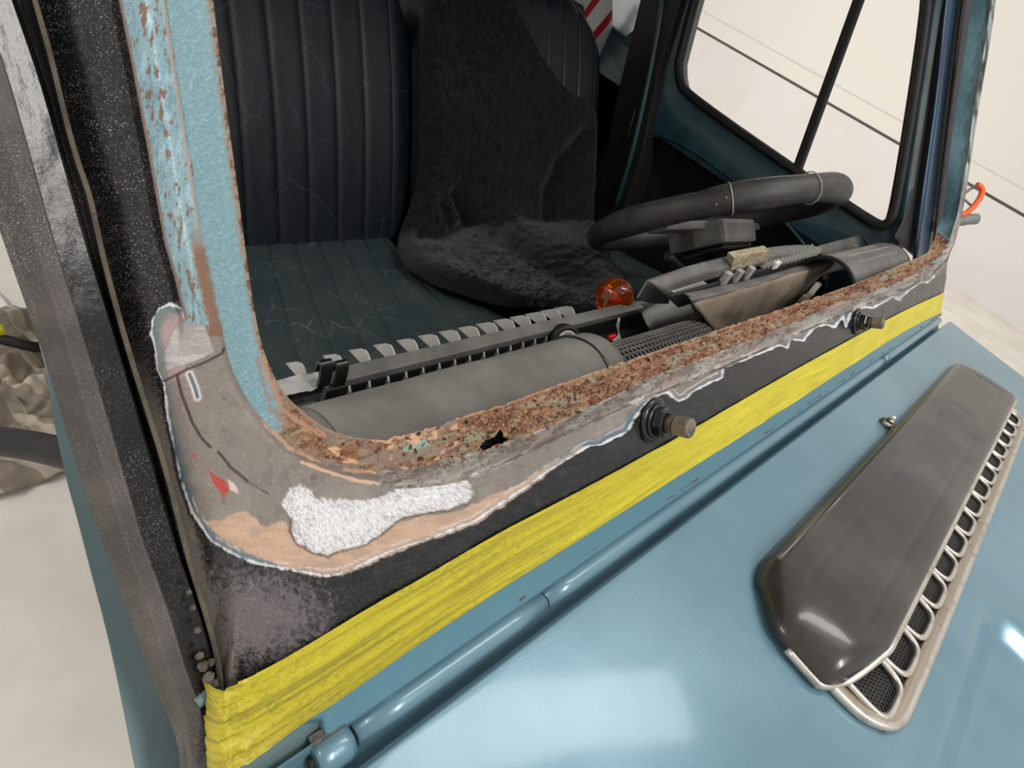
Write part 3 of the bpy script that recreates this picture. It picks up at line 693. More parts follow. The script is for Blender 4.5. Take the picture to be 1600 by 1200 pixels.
def build_vent():
    v = bpy.data.objects.new('bonnet_vent', None); COL.objects.link(v); v.parent = car
    v['label'] = 'black moulded deflector over a chrome slotted vent grille with wire mesh'
    xa, xb = .300, 1.155; yb, yf = -.236, -.2985
    # backing tray and mesh
    tq = [(xa + .004, yb + .02), (xa + .004, -.268), (xa + .012, -.282), (xa + .026, yf + .006), (xa + .05, yf + .005), (xb - .05, yf + .005), (xb - .015, yf + .009), (xb - .005, -.275), (xb - .004, yb + .02)]
    link('tray', plate_mesh('tray', [(a_, b_, bz(b_) + .0012) for a_, b_ in tq], (0, 0, -.01)), 'black_void', v)
    V = []; Fc = []
    def wire(p, q, w=.00042):
        p = np.array(p); q = np.array(q); t = (q - p) / np.linalg.norm(q - p); s = np.cross(t, (0, 0, 1)) * w; uu = np.array([0, 0, w]); b = len(V)
        for e in (p, q): V.extend([e - s, e + uu, e + s])
        Fc.extend([(b, b + 1, b + 4, b + 3), (b + 1, b + 2, b + 5, b + 4)])
    sp = .0042; y0, y1 = yf + .007, yb + .012; dyy = y1 - y0
    k = xa - dyy
    while k < xb:
        for sgn in (1, -1):
            ax, bx = (k, k + dyy * .8) if sgn > 0 else (k + dyy * .8, k)
            pa, pb = np.array([ax, y0]), np.array([bx, y1])
            t0, t1 = 0.0, 1.0
            for lo, hi in (((xa + .008), (xb - .008)),):
                dd = pb[0] - pa[0]; ts = sorted([(lo - pa[0]) / dd, (hi - pa[0]) / dd]); t0 = max(t0, ts[0]); t1 = min(t1, ts[1])
            if t1 > t0:
                c0 = pa + (pb - pa) * t0; c1 = pa + (pb - pa) * t1
                wire((*c0, bz(c0[1]) + .0022 + .0003 * sgn), (*c1, bz(c1[1]) + .0022 + .0003 * sgn))
        k += sp
    link('wire_mesh', mesh('wire_mesh', V, Fc, False), 'mesh_wire', v, kind='stuff', label='fine dark wire mesh with rusty spots')
    # slotted surround: a front rail, rounded near end, and one U-shaped rim per slot
    rail = [(xa - .002, yb + .02), (xa - .003, yb), (xa - .001, -.268), (xa + .008, -.284), (xa + .022, yf + .003), (xa + .05, yf), (xb - .05, yf), (xb - .015, yf + .004), (xb, -.28), (xb + .002, yb), (xb + .001, yb + .02)]
    q = smooth(np.array(rail), 140, 3); pth = np.c_[q, bz(q[:, 1]) + .0035]
    link('grille_rim', tube_mesh('grille_rim', pth, .0036, 12), 'chrome_worn', v, label='worn chrome outer rim')
    inn = pth.copy()
    # flat face of the rail, widened inwards
    n = len(q); cen = np.array([(xa + xb) / 2, yb]); t = np.gradient(q, axis=0); t /= np.linalg.norm(t, axis=1)[:, None]; nrm = np.stack([-t[:, 1], t[:, 0]], -1)
    sgn = np.sign(((cen - q) * nrm).sum(1)).mean(); nrm *= np.sign(sgn)
    G = np.stack([np.c_[q + nrm * d, bz(q[:, 1]) + z] for d, z in ((.0, .006), (.004, .0065), (.0085, .0058), (.0095, .0035))], 1)
    link('grille_face', grid_mesh('grille_face', G), 'grille_metal', v)
    N = 15; pit = (xb - xa - .03) / N
    me = None
    for i in range(N):
        x0 = xa + .012 + i * pit; w = pit - .0045
        if me is None:
            yy0 = yb + .012; ye = yf + .0105; r = .012
            pts = [(0, yy0), (0, -.255), (.0005, ye + r), (.004, ye + .003), (r, ye), (w - r, ye), (w - .004, ye + .003), (w - .0005, ye + r), (w, -.255), (w, yy0)]
            qq = smooth(np.array(pts), 44, 2)
            me = tube_mesh('slot_rim', np.c_[qq, bz(qq[:, 1]) + .0055], .0026, 8); me.materials.append(MATS['chrome_worn'])
        o = link('slot_rim', me, 'chrome_worn', v); o.location = (x0, 0, 0)
    # deflector: a domed, end-rounded moulding
    x0, x1 = .287, 1.15
    xs = np.unique(np.r_[x0 + (np.linspace(0, 1, 26) ** 2) * .06, np.linspace(x0 + .06, x1 - .05, 120), x1 - (np.linspace(0, 1, 20) ** 2) * .05])
    prof = smooth(np.array([(-.1625, -.001), (-.1622, .006), (-.1655, .0135), (-.175, .0185), (-.195, .0225), (-.225, .0262), (-.248, .0275), (-.2565, .0265), (-.2605, .0235), (-.2605, .0205)]), 46, 2)
    G = np.zeros((len(xs), len(prof), 3))
    for i, x in enumerate(xs):
        dl = np.clip((x - x0) / .042, 0, 1); dr = np.clip((x1 - x) / .03, 0, 1)
        e = math.sqrt(max(0, 1 - (1 - dl) ** 2)); e2 = math.sqrt(max(0, 1 - (1 - dr) ** 2)); k = e * e2
        g = (prof[:, 0] + .2625) / .1
        pull = .020 * (1 - e) ** 1.2
        y = prof[:, 0] + (-.215 - prof[:, 0]) * (0.20 * (1 - e) + .12 * (1 - e2))
        G[i, :, 0] = x; G[i, :, 1] = y
        G[i, :, 2] = bz(y) + .003 + (prof[:, 1] - .003) * (0.10 + .90 * k)
    k = sst(.085, 0, G[..., 0] - x0)
    G[..., 0] += k * (.030 * sst(-.205, -.163, G[..., 1]) + .050 * np.clip((-.238 - G[..., 1]) / .022, 0, 1) ** 1.7)
    # slight kink half way and pressed rectangle on the crown
    X, Yy = G[..., 0], G[..., 1]
    G[..., 2] += .0012 * sst(.80, .87, X) * sst(-.17, -.2, Yy)
    def groove(d): return -.0011 * np.exp(-(d / .0022) ** 2)
    inx = sst(.335, .34, X) * sst(.84, .835, X); G[..., 2] += groove(Yy + .192) * inx + groove(Yy + .238) * inx
    inx = sst(.895, .90, X) * sst(1.10, 1.095, X); G[..., 2] += groove(Yy + .200) * inx + groove(Yy + .236) * inx
    iny = sst(-.19, -.195, Yy) * sst(-.242, -.237, Yy); G[..., 2] += (groove(X - .9) + groove(X - 1.10)) * iny
    o = link('deflector', grid_mesh('deflector', G), 'cowl_black', v, label='black dusty moulded wind deflector')
    md = o.modifiers.new('s', 'SOLIDIFY'); md.thickness = .0018; md.offset = -1
    # pale worn edge strip along the front and round the near end
    ed = G[:, -2, :].copy(); ed[:, 1] -= .0012
    first = G[0, ::-1, :][:34]; first = first.copy(); first[:, 0] -= .001
    pth = np.vstack([first[::-1][-22:], ed[1:]])
    link('edge_strip', tube_mesh('edge_strip', resample(pth, 160), .0034, 8), 'chrome_worn', v, label='pale scuffed metal edge strip')
build_vent()

def build_spindle(px, py, label):
    b = W(*wh(px, py, 0), 0); ax = np.array([0, -C, S]); ax = ax + np.array([.0, 0, .0]); ax /= np.linalg.norm(ax)
    s = link('wiper_spindle', lathe('wiper_spindle', [(.0060, .006), (.0064, .0075), (.0058, .009), (.0064, .0105), (.0058, .012), (.0064, .0135), (.0058, .015), (.0062, .0165), (.0056, .018), (.0056, .022)], b, ax), 'steel_dark', car, label=label)
    link('rubber_washer', lathe('rubber_washer', [(.0165, -.001), (.0172, .0008), (.0168, .0026), (.0150, .0036), (.0135, .0036)], b, ax, 36), 'black_gloss', s)
    link('washer', lathe('washer', [(.0128, .003), (.0134, .0042), (.0130, .0054), (.011, .0056)], b, ax, 32), 'black_gloss', s)
    link('hex_nut', lathe('hex_nut', [(.0100, .005), (.0112, .0062), (.0112, .0118), (.0098, .0132)], b, ax, 6), 'black_gloss', s)
    link('collar', lathe('collar', [(.0066, .0128), (.0074, .014), (.0074, .0175), (.0066, .0185)], b, ax, 28), 'steel_dark', s)
    # knurled cap
    n = 40; prof = [(.0062, .0185), (.0070, .0192), (.0072, .030), (.0066, .0312), (.0040, .0314)]
    a = np.linspace(0, 2 * np.pi, n * 2, endpoint=False); e1 = np.array([1., 0, 0]); e2 = np.cross(ax, e1)
    V = []; Fc = []
    for i, (r, t) in enumerate(prof):
        for j, x in enumerate(a):
            rr = r * (1.025 if (j % 2 and i in (1, 2)) else 1); V.append(b + ax * t + rr * (math.cos(x) * e1 + math.sin(x) * e2))
    for i in range(len(prof) - 1):
        for j in range(2 * n):
            j2 = (j + 1) % (2 * n); Fc.append((i * 2 * n + j, i * 2 * n + j2, (i + 1) * 2 * n + j2, (i + 1) * 2 * n + j))
    Fc.append(tuple((len(prof) - 1) * 2 * n + j for j in range(2 * n)))
    link('knurled_cap', mesh('knurled_cap', V, Fc, False), 'cap_metal', s)
    link('pin', lathe('pin', [(.0036, .0312), (.0036, .0318), (.0030, .0321)], b, ax, 20), 'steel_bright', s)
build_spindle(1019, 656, 'near wiper spindle with knurled cap and black hex nut')
build_spindle(1338, 502, 'far wiper spindle with knurled cap and black hex nut')

# ------------------------------------------------------------------ loose flakes of rust on the channel
def build_flakes():
    V = []; Fc = []
    r = np.random.default_rng(3)
    e0 = smooth(E0[C_], 300, 1); e1 = smooth(E1[C_], 300, 1)
    for k in range(380):
        i = int(300 * r.random() ** .8); t = r.random() * .95 + .05
        h = -.016 * (1 - .15 * t); p = e0[i] * (1 - t) + e1[i] * t
        if inside(p[None], HOLE + 0)[0]: continue
        u, v = wh(*p, h); s = .0004 + .0011 * r.random() ** 2
        c = np.array([u, v, h + .0006 + .0010 * r.random()]); ang = r.random() * 6.28
        n = 5; b = len(V); tx, ty = r.normal(size=2) * .5
        for j in range(n):
            a = ang + j * 6.283 / n; rr = s * (.6 + .7 * r.random()); dx, dy = rr * math.cos(a) * 1.5, rr * math.sin(a)
            V.append(W(c[0] + dx, c[1] + dy, c[2] + dx * tx + dy * ty))
        V.append(W(c[0], c[1], c[2] - .0008)); Fc.append(tuple(range(b, b + n)))
        for j in range(n): Fc.append((b + (j + 1) % n, b + j, b + n))
    link('rust_flakes', mesh('rust_flakes', V, Fc, False), 'rust', car, kind='stuff', label='brown rust flakes lying in the glass channel')
build_flakes()

# ------------------------------------------------------------------ masking tape
def build_tape():
    top = [(352, 1078), (361, 1072), (432, 1036), (514, 987), (601, 934), (664, 900), (770, 837), (840, 801), (918, 760), (1030, 699), (1120, 648), (1225, 587), (1325, 532), (1412, 485), (1475, 457)]
    botm = [(356, 1196), (393, 1181), (509, 1108), (606, 1040), (683, 985), (780, 922), (840, 884), (920, 834), (1034, 760), (1120, 706), (1220, 642), (1350, 557), (1425, 510), (1470, 489)]
    n = 420; m = 40
    a = smooth(top, n, 2); b = smooth(botm, n, 2)
    A3 = np.array([wh(*p, .001) for p in a]); B3 = np.array([wh(*p, .001) for p in b])
    t = np.linspace(0, 1, m); UV = A3[:, None] * (1 - t[None, :, None]) + B3[:, None] * t[None, :, None]
    U, V = UV[..., 0], UV[..., 1]
    H = .0010 + .0005 * fbm(U * 90, V * 500, 2) + .0016 * np.clip(fbm(U * 14, V * 220, 7) - .55, 0, 1)
    ln = np.abs(V - (-.118 - .01 * np.sin(U * 9))) ; H += .0007 * np.exp(-(ln / .0016) ** 2) * sst(.5, .56, fbm(U * 10, V * 0, 6))
    # the near end folds round the pillar corner and crumples
    s = np.arange(n)[:, None] / n; near = sst(.05, 0, s) * np.ones_like(V)
    H += near * (.0030 * (fbm(U * 260, V * 330, 11) - .5) * 2)
    G = W(U, V, H)
    # wrap-around tail: extra columns curling away behind the corner
    tail = []
    for k in range(1, 15):
        f = k / 14
        up = UV[0, :, 0] - .0045 * math.sin(f * math.pi / 2) * (.7 + .5 * t); vv = UV[0, :, 1] - .004 * f * t
        hh = H[0] - .011 * (1 - math.cos(f * math.pi / 2)) + .0016 * (fbm(t * 7 + f * 3, t * 0 + f * 4, 13) - .5) * 2
        tail.append(W(up, vv, hh))
    G = np.concatenate([np.array(tail)[::-1], G])
    # bottom hem bunches up at the near end
    kk = len(tail)
    w = sst(.10, .0, (np.arange(len(G)) - kk).clip(0) / n)[:, None] * sst(.6, 1, t)[None]
    bump = np.sin(t * 26)[None] * .0012 * w + w * .003
    G = G + bump[..., None] * np.array([0, -C, S])
    P = proj(G).reshape(-1, 2); x, y = P[:, 0], P[:, 1]
    uu = np.tile(t, (len(G), 1)).ravel(); X = G[..., 0].ravel()
    col = np.tile(lin((204, 190, 42)), (len(P), 1)); rg = np.full(len(P), .48)
    def put(mk, c): 
        nonlocal col
        mk = np.clip(mk, 0, 1)[:, None]; col = col * (1 - mk) + lin(c) * mk
    put(sst(.4, .7, fbm(X * 18, uu * 3, 1)) * .5, (188, 172, 30))
    stk = fbm(X * 9, uu * 30, 3); near_d = sst(.45, .0, X)
    put(near_d * .6, (172, 158, 22))
    put(sst(.46, .70, stk) * (.25 + .45 * near_d) * sst(.2, .55, fbm(X * 26, uu * 4, 4) + .12 * near_d), (128, 114, 34))
    put(sst(.50, .70, fbm(X * 420, uu * 44, 5, 3)) * (.10 + .28 * near_d) * sst(.36, .66, fbm(X * 34, uu * 4, 6) + .08 * near_d), (104, 94, 40))
    put(sst(.6, .7, stk) * (1 - near_d) * .4, (232, 220, 84))
    me = grid_mesh('masking_tape', G); set_attrs(me, col, rg, np.zeros(len(P)), dst=np.zeros(len(P)))
    o = link('masking_tape', me, 'tape_film'); tag(o, 'dusty yellow masking tape stuck along the scuttle above the bonnet hinge', 'tape')
build_tape()

# ------------------------------------------------------------------ cab: roof, doors, far pillar, floor
def build_cab():
    # roof skin, closing the cab from above
    link('roof', box_mesh('roof', (-.03, .27, 1.72), (1.42, 2.3, 1.76), .012), 'dark_blue_paint', car)
    link('windscreen_header', plate_mesh('windscreen_header', [W(-.05, .50, 0), W(1.44, .50, 0), W(1.44, .57, 0), W(-.05, .57, 0)], W(0, 0, -.04) - W(0, 0, 0), .004), 'dark_blue_paint', car)
    link('rear_panel', box_mesh('rear_panel', (.5, 2.26, .5), (1.36, 2.3, 1.73)), 'teal_interior', car)
    link('cab_floor', box_mesh('cab_floor', (.34, .12, .44), (1.36, 2.28, .47)), 'black_void', car)
    link('bulkhead', box_mesh('bulkhead', (.06, .02, .46), (1.36, .04, 1.13)), 'black_void', car)
    link('transmission_tunnel', box_mesh('transmission_tunnel', (.56, .1, .46), (.74, 1.1, .72), .03), 'black_void', car)
    # far door: plate with a window opening and a hollow below it
    Xd = 1.30; th = .045
    def ring(outer, inner, name, m, x=Xd, t=th, parent=car, label=None, n=72):
        o = resample(np.vstack([outer, outer[:1]]), n + 1)[:-1]; i = resample(np.vstack([inner, inner[:1]]), n + 1)[:-1]
        c = i.mean(0); ao = np.arctan2(*(o - c).T[::-1]); ai = np.arctan2(*(i - c).T[::-1])
        o = np.array([o[np.argmin(np.abs(np.angle(np.exp(1j * (ao - z)))))] for z in ai])
        rows = [np.c_[np.full(n, x), o], np.c_[np.full(n, x), i + (o - i) * .06], np.c_[np.full(n, x + .006), i], np.c_[np.full(n, x + t), i], np.c_[np.full(n, x + t), o], np.c_[np.full(n, x), o]]
        return link(name, grid_mesh(name, np.array(rows), wrap_v=True), m, parent, label=label)
    def rounded(pts, r=.04, it=3):
        pts = np.array(pts, float); q = []
        for k in range(len(pts)):
            p = pts[k]; a = pts[k - 1] - p; b = pts[(k + 1) % len(pts)] - p
            rr = r if np.isscalar(r) else r[k]
            q.append(p + a / np.linalg.norm(a) * rr); 
            s = p + a / np.linalg.norm(a) * rr * .3 + b / np.linalg.norm(b) * rr * .3; q.append(s)
            q.append(p + b / np.linalg.norm(b) * rr)
        return np.array(q)
    def Q(x, y): return xp(x, y, Xd)[1:]
    win = rounded([Q(1050, 134), Q(1392, 372), Q(1452, 0) + (.03, .045), (.785, 1.63), Q(1084, 0)], [.05, .045, .05, .05, .02])
    door = thing_part('driver_door', 'far cab door with teal inner panel and two-pane window')
    outer = np.array([(.05, 1.15), Q(1404, 392), Q(1436, 180), Q(1463, 0) + (.0, .0), Q(1463, 0) + (.055, .10), (.80, 1.685), (.775, 1.42), (.75, 1.27), (.76, 1.14)])
    ring(outer, win, 'window_surround', 'teal_interior', parent=door)
    seal = smooth(np.vstack([win, win[:1]]), 120, 2)
    link('window_seal', tube_mesh('window_seal', np.c_[np.full(120, Xd + .004), seal], .011, 8, cap=False), 'black_rubber', door)
    trim = smooth(np.vstack([win, win[:1]]), 120, 2); trim = trim.mean(0) + (trim - trim.mean(0)) * .985
    link('chrome_trim', tube_mesh('chrome_trim', np.c_[np.full(120, Xd - .004), trim], .0022, 6, cap=False), 'black_gloss', door)
    a, b = Q(1240, 276), Q(1340, 0); d = (b - a) / np.linalg.norm(b - a); e = a + d * .42; a = a - d * .01
    link('window_divider', plate_mesh('window_divider', [(Xd - .004, *(a + (-.009, 0))), (Xd - .004, *(a + (.009, 0))), (Xd - .004, *(e + (.009, 0))), (Xd - .004, *(e + (-.009, 0)))], (.02, 0, 0), .003), 'black_rubber', door)
    gl = np.vstack([win]); link('window_pane', plate_mesh('window_pane', [(Xd + .02, *p) for p in gl], (.003, 0, 0)), 'glass_clear', door)
    hol = rounded([Q(1018, 205), Q(1075, 228), Q(1222, 338), (.10, 1.10), (.10, .75), (.66, .75)], [.03, .05, .05, .04, .05, .05])
    outer = np.array([(.045, .62), (.045, 1.165), (.76, 1.165), (.76, .62)])
    outer = np.array([(.045, 1.19), (.045, .62), (.76, .62), (.76, 1.19)])
    ring(outer, hol, 'inner_panel', 'teal_interior', x=Xd + .002, parent=door)
    link('door_skin', box_mesh('door_skin', (Xd + .047, .03, .6), (Xd + .05, .78, 1.2)), 'black_void', door)
    rd = smooth(np.vstack([hol, hol[:1]]), 120, 2)
    link('panel_bead', tube_mesh('panel_bead', np.c_[np.full(120, Xd), rd], .004, 6, cap=False), 'teal_interior', door)
    # B post with a teal tube painting the sheen along its edge, and belt slot
    bp_ = [Q(1078, -120), Q(1074, 0), Q(1040, 110), Q(1012, 250), Q(985, 330), Q(960, 420), Q(900, 420), Q(938, 330), Q(975, 150), Q(1012, 0), Q(1035, -120)]
    link('door_post', plate_mesh('door_post', [(Xd - .03, *p) for p in bp_], (.07, 0, 0), .004), 'black_rubber', car)
    def strip(name, pix, r, m, x=Xd - .032):
        q = smooth(np.array([xp(px, py, x) for px, py in pix]), 30, 1); return link(name, tube_mesh(name, q, r, 8), m, car)
    strip('post_sheen', [(1042, -60), (1033, 20), (1010, 140), (985, 250), (962, 320)], .007, 'teal_interior')
    strip('belt_slot', [(992, 172), (985, 200), (978, 220)], .004, 'black_gloss')
    # rear quarter with its window, seen behind the seat
    Xq = 1.335
    def Q2(x, y): return xp(x, y, Xq)[1:]
    wq = rounded([Q2(984, 62), Q2(1008, -10) + (0, .12), (1.9, 1.60), (1.9, 1.22), Q2(900, 2)], .02)
    ring(np.array([(.80, .7), (.80, 1.70), (2.27, 1.70), (2.27, .7)]), wq, 'rear_quarter', 'teal_interior', x=Xq, t=.03, label='dark rear quarter panel')
    link('quarter_window', plate_mesh('quarter_window', [(Xq + .012, *p) for p in wq], (.003, 0, 0)), 'glass_clear', car)
    # far windscreen pillar seen from inside: black seal, navy post, black seal
    def pil(name, pl, pr, h, m, t=.02):
        a = np.array([W(*wh(x, y, h), h) for x, y in pl]); b = np.array([W(*wh(x, y, h), h) for x, y in pr])
        up = W(0, .1, 0) - W(0, 0, 0); a = np.vstack([a[:1] + up * 2, a]); b = np.vstack([b[:1] + up * 2, b])
        return sheet(name, [a, b], m, car, 40, 6, .004)
    pil('pillar_seal', [(1453, 0), (1441, 110), (1423, 300), (1410, 345), (1396, 372)], [(1482, 0), (1468, 150), (1446, 300), (1436, 360), (1428, 400)], -.075, 'black_rubber')
    pil('pillar_post', [(1477, 0), (1463, 150), (1441, 300), (1431, 380), (1424, 430)], [(1509, 0), (1495, 110), (1487, 180), (1473, 300), (1460, 400)], -.062, 'navy_interior')
    pil('pillar_seal', [(1504, 0), (1490, 110), (1482, 180), (1468, 300), (1456, 400)], [(1524, 0), (1508, 110), (1498, 180), (1484, 300), (1464, 400)], -.05, 'black_rubber')
    link('body_side', box_mesh('body_side', (1.335, .60, .45), (1.365, 1.1, 1.18)), 'black_void', car)
def thing_part(name, label):
    o = bpy.data.objects.new(name, None); COL.objects.link(o); o.parent = car; o['label'] = label; return o
build_cab()

# ------------------------------------------------------------------ seats
def build_seat():
    s = thing('car_seat', 'dark blue-black leather passenger seat with upright stitched pleats, left of the sheepskin', 'seat', 'pleated leather cab seats')
    xc = .366
    def back(x, z):
        w = np.abs(x - xc)
        y = .64 + (z - .88) * .5 + .055 * sst(.20, .305, w) ** 1.6 - .02 * np.sin(np.clip((z - .86) / .46, 0, 1) * np.pi)
        return y
    def ztop(x): return 1.345 - .20 * np.clip((np.abs(x - xc) - .12) / .19, 0, 1) ** 2.2
    ed = [.072, .154, .206, .258, .31, .362, .414, .467, .52, .578, .664]
    for a, b in zip(ed[:-1], ed[1:]):
        bol = (b - a) > .07
        n, m = (16 if bol else 15), 44
        g = .5 - .5 * np.cos(np.linspace(0, 1, n) * np.pi); t = np.linspace(0, 1, m); x = a + (b - a) * g
        X = np.tile(x[:, None], (1, m)); zt = ztop(X); Z = .855 + (zt - .855) * t[None]
        puff = (.0034 * (1 - np.abs(2 * g - 1) ** 9))[:, None] * np.ones(m)
        if bol: puff *= .6
        Y = back(X, Z) - puff + .0015 * (fbm(X * 60, Z * 14, 5) - .5)
        Y += .07 * sst(.90, 1, t)[None] ** 2; Z = Z - .01 * sst(.95, 1, t)[None]
        Y += .03 * sst(.06, 0, t)[None]
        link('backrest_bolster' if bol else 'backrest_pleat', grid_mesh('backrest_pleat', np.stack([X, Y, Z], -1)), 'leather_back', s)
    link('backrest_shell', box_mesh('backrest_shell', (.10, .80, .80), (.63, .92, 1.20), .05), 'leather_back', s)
    # cushion
    def cp(x, y): return hit(x, y, (0, .2, 1), (0, .63, .89))
    seams = [((330, 410), (330, 620)), ((380, 404), (398, 610)), ((420, 400), (472, 596)), ((460, 396), (516, 548)), ((500, 396), (576, 572)), ((540, 398), (624, 556)), ((576, 400), (668, 546)), ((618, 404), (744, 536)), ((655, 415), (810, 515)), ((690, 405), (850, 500))]
    S3 = []
    for r, f in seams:
        p = cp(*r); q = cp(*f); d = (q - p) / (p[1] - q[1])
        p = p - d * (.66 - p[1]); q = p + d * (.66 - .25); S3.append((p, q))
    for k in range(len(S3) - 1):
        n, m = 15, 40; g = .5 - .5 * np.cos(np.linspace(0, 1, n) * np.pi); t = np.linspace(0, 1, m)
        A = S3[k][0] + (S3[k][1] - S3[k][0]) * t[:, None]; B = S3[k + 1][0] + (S3[k + 1][1] - S3[k + 1][0]) * t[:, None]
        G = A[None] + (B - A)[None] * g[:, None, None]
        G[..., 2] += (.0040 * (1 - np.abs(2 * g - 1) ** 7))[:, None]
        xr = (k + g) / (len(S3) - 1)
        G[..., 2] += (-.010 * np.sin(xr * np.pi))[:, None] * np.sin(t * np.pi)[None] + .012 - .05 * (sst(.80, 1.0, xr)[:, None] ** 2)
        G[..., 2] += .0015 * (fbm(G[..., 0] * 60, G[..., 1] * 20, 8) - .5)
        fr = sst(.86, 1, t)[None]; G[..., 2] -= .09 * fr ** 2; 
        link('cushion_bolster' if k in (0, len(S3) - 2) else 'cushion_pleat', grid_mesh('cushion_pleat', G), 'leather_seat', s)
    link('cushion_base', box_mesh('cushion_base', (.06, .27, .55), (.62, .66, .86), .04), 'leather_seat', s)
    return s
seat = build_seat()
seat2 = seat.copy(); COL.objects.link(seat2); seat2.location = (.566, 0, 0)
seat2['label'] = 'pleated leather driver seat behind the steering wheel, half covered by the black sheepskin'
for ch in list(seat.children):
    c = ch.copy(); COL.objects.link(c); c.parent = seat2
    
# ------------------------------------------------------------------ sheepskin over the driver seat
def build_sheepskin():
    Lb = [(682, -60), (672, 60), (670, 180), (668, 270), (650, 325), (634, 362), (634, 395), (665, 428), (730, 455), (800, 474), (840, 474), (900, 490)]
    Rb = [(775, -60), (800, -5), (822, 30), (850, 85), (893, 145), (944, 165), (948, 190), (943, 260), (938, 340), (944, 372), (968, 408), (982, 440), (972, 472), (940, 492)]
    n, m = 220, 200
    # match the crease between back and cushion on both sides
    def two(pts, cut, f=.60):
        pts = np.array(pts, float); i = cut
        return np.vstack([smooth(pts[:i + 1], int(n * f), 2)[:-1], smooth(pts[i:], n - int(n * f) + 1, 2)])
    L2, R2 = two(Lb, 4), two(Rb, 8)
    t = np.linspace(0, 1, n); s = np.linspace(0, 1, m)
    G = np.zeros((n, m, 3))
    for i in range(n):
        for j in range(m):
            p = L2[i] * (1 - s[j]) + R2[i] * s[j]
            q = hit(*p, (0, 1, -.5), (0, .585, .88)); q2 = hit(*p, (0, .2, 1), (0, .63, .932))
            r_ = ray(*p); d1 = (q - CAM) @ r_ / (r_ @ r_); d2 = (q2 - CAM) @ r_ / (r_ @ r_)
            if d1 < 0: d1 = 9
            if d2 < 0: d2 = 9
            kk = .03; w_ = max(kk - abs(d1 - d2), 0) / kk
            q = CAM + r_ * (min(d1, d2) - w_ * w_ * kk * .25)
            G[i, j] = q
    T, Sx = np.meshgrid(t, s, indexing='ij')
    P = proj(G); x, y = P[..., 0], P[..., 1]
    up = np.array([0, -.6, .8])
    big = .035 * (fbm(x / 120, y / 90, 2) - .5)
    # folds: a deep crease across the lap, a rolled hump to the right, a vertical fold on the back
    def ln(pts): return pdist(P.reshape(-1, 2), pts).reshape(n, m)
    big -= .022 * np.exp(-(ln([(712, 300), (735, 345), (700, 372), (660, 368)]) / 9) ** 2)
    big += .022 * np.exp(-(ln([(800, 362), (870, 385), (930, 430), (955, 465)]) / 24) ** 2)
    big -= .020 * np.exp(-(ln([(775, 372), (840, 418), (905, 445)]) / 13) ** 2)
    big -= .018 * np.exp(-(ln([(915, 205), (880, 245), (862, 290), (853, 345)]) / 9) ** 2)
    big -= .012 * np.exp(-(ln([(690, 320), (704, 352)]) / 6) ** 2) + .012 * np.exp(-(ln([(722, 318), (740, 350)]) / 6) ** 2)
    big += .018 * np.exp(-(ln([(660, 420), (760, 455), (860, 470)]) / 18) ** 2)
    f1 = fbm(x / 11, y / 9, 21, 3); f2 = fbm(x / 4.2, y / 3.6, 22, 2)
    curl = np.abs(f1 - .5) * 2
    lap = .35 + .65 * sst(.5, .75, T)
    big += lap * (.015 * curl + .007 * f2)
    eg = np.minimum(np.minimum(Sx, 1 - Sx) * 14, (1 - T) * 16).clip(0, 1); big = big * (.3 + .7 * eg) - .03 * (1 - eg) ** 2
    G += big[..., None] * up
    o = link('sheepskin', grid_mesh('sheepskin', G), 'sheepskin'); tag(o, 'black sheepskin seat cover draped over the driver seat and its cushion', 'sheepskin')
    md = o.modifiers.new('s', 'SOLIDIFY'); md.thickness = .012; md.offset = -1
build_sheepskin()

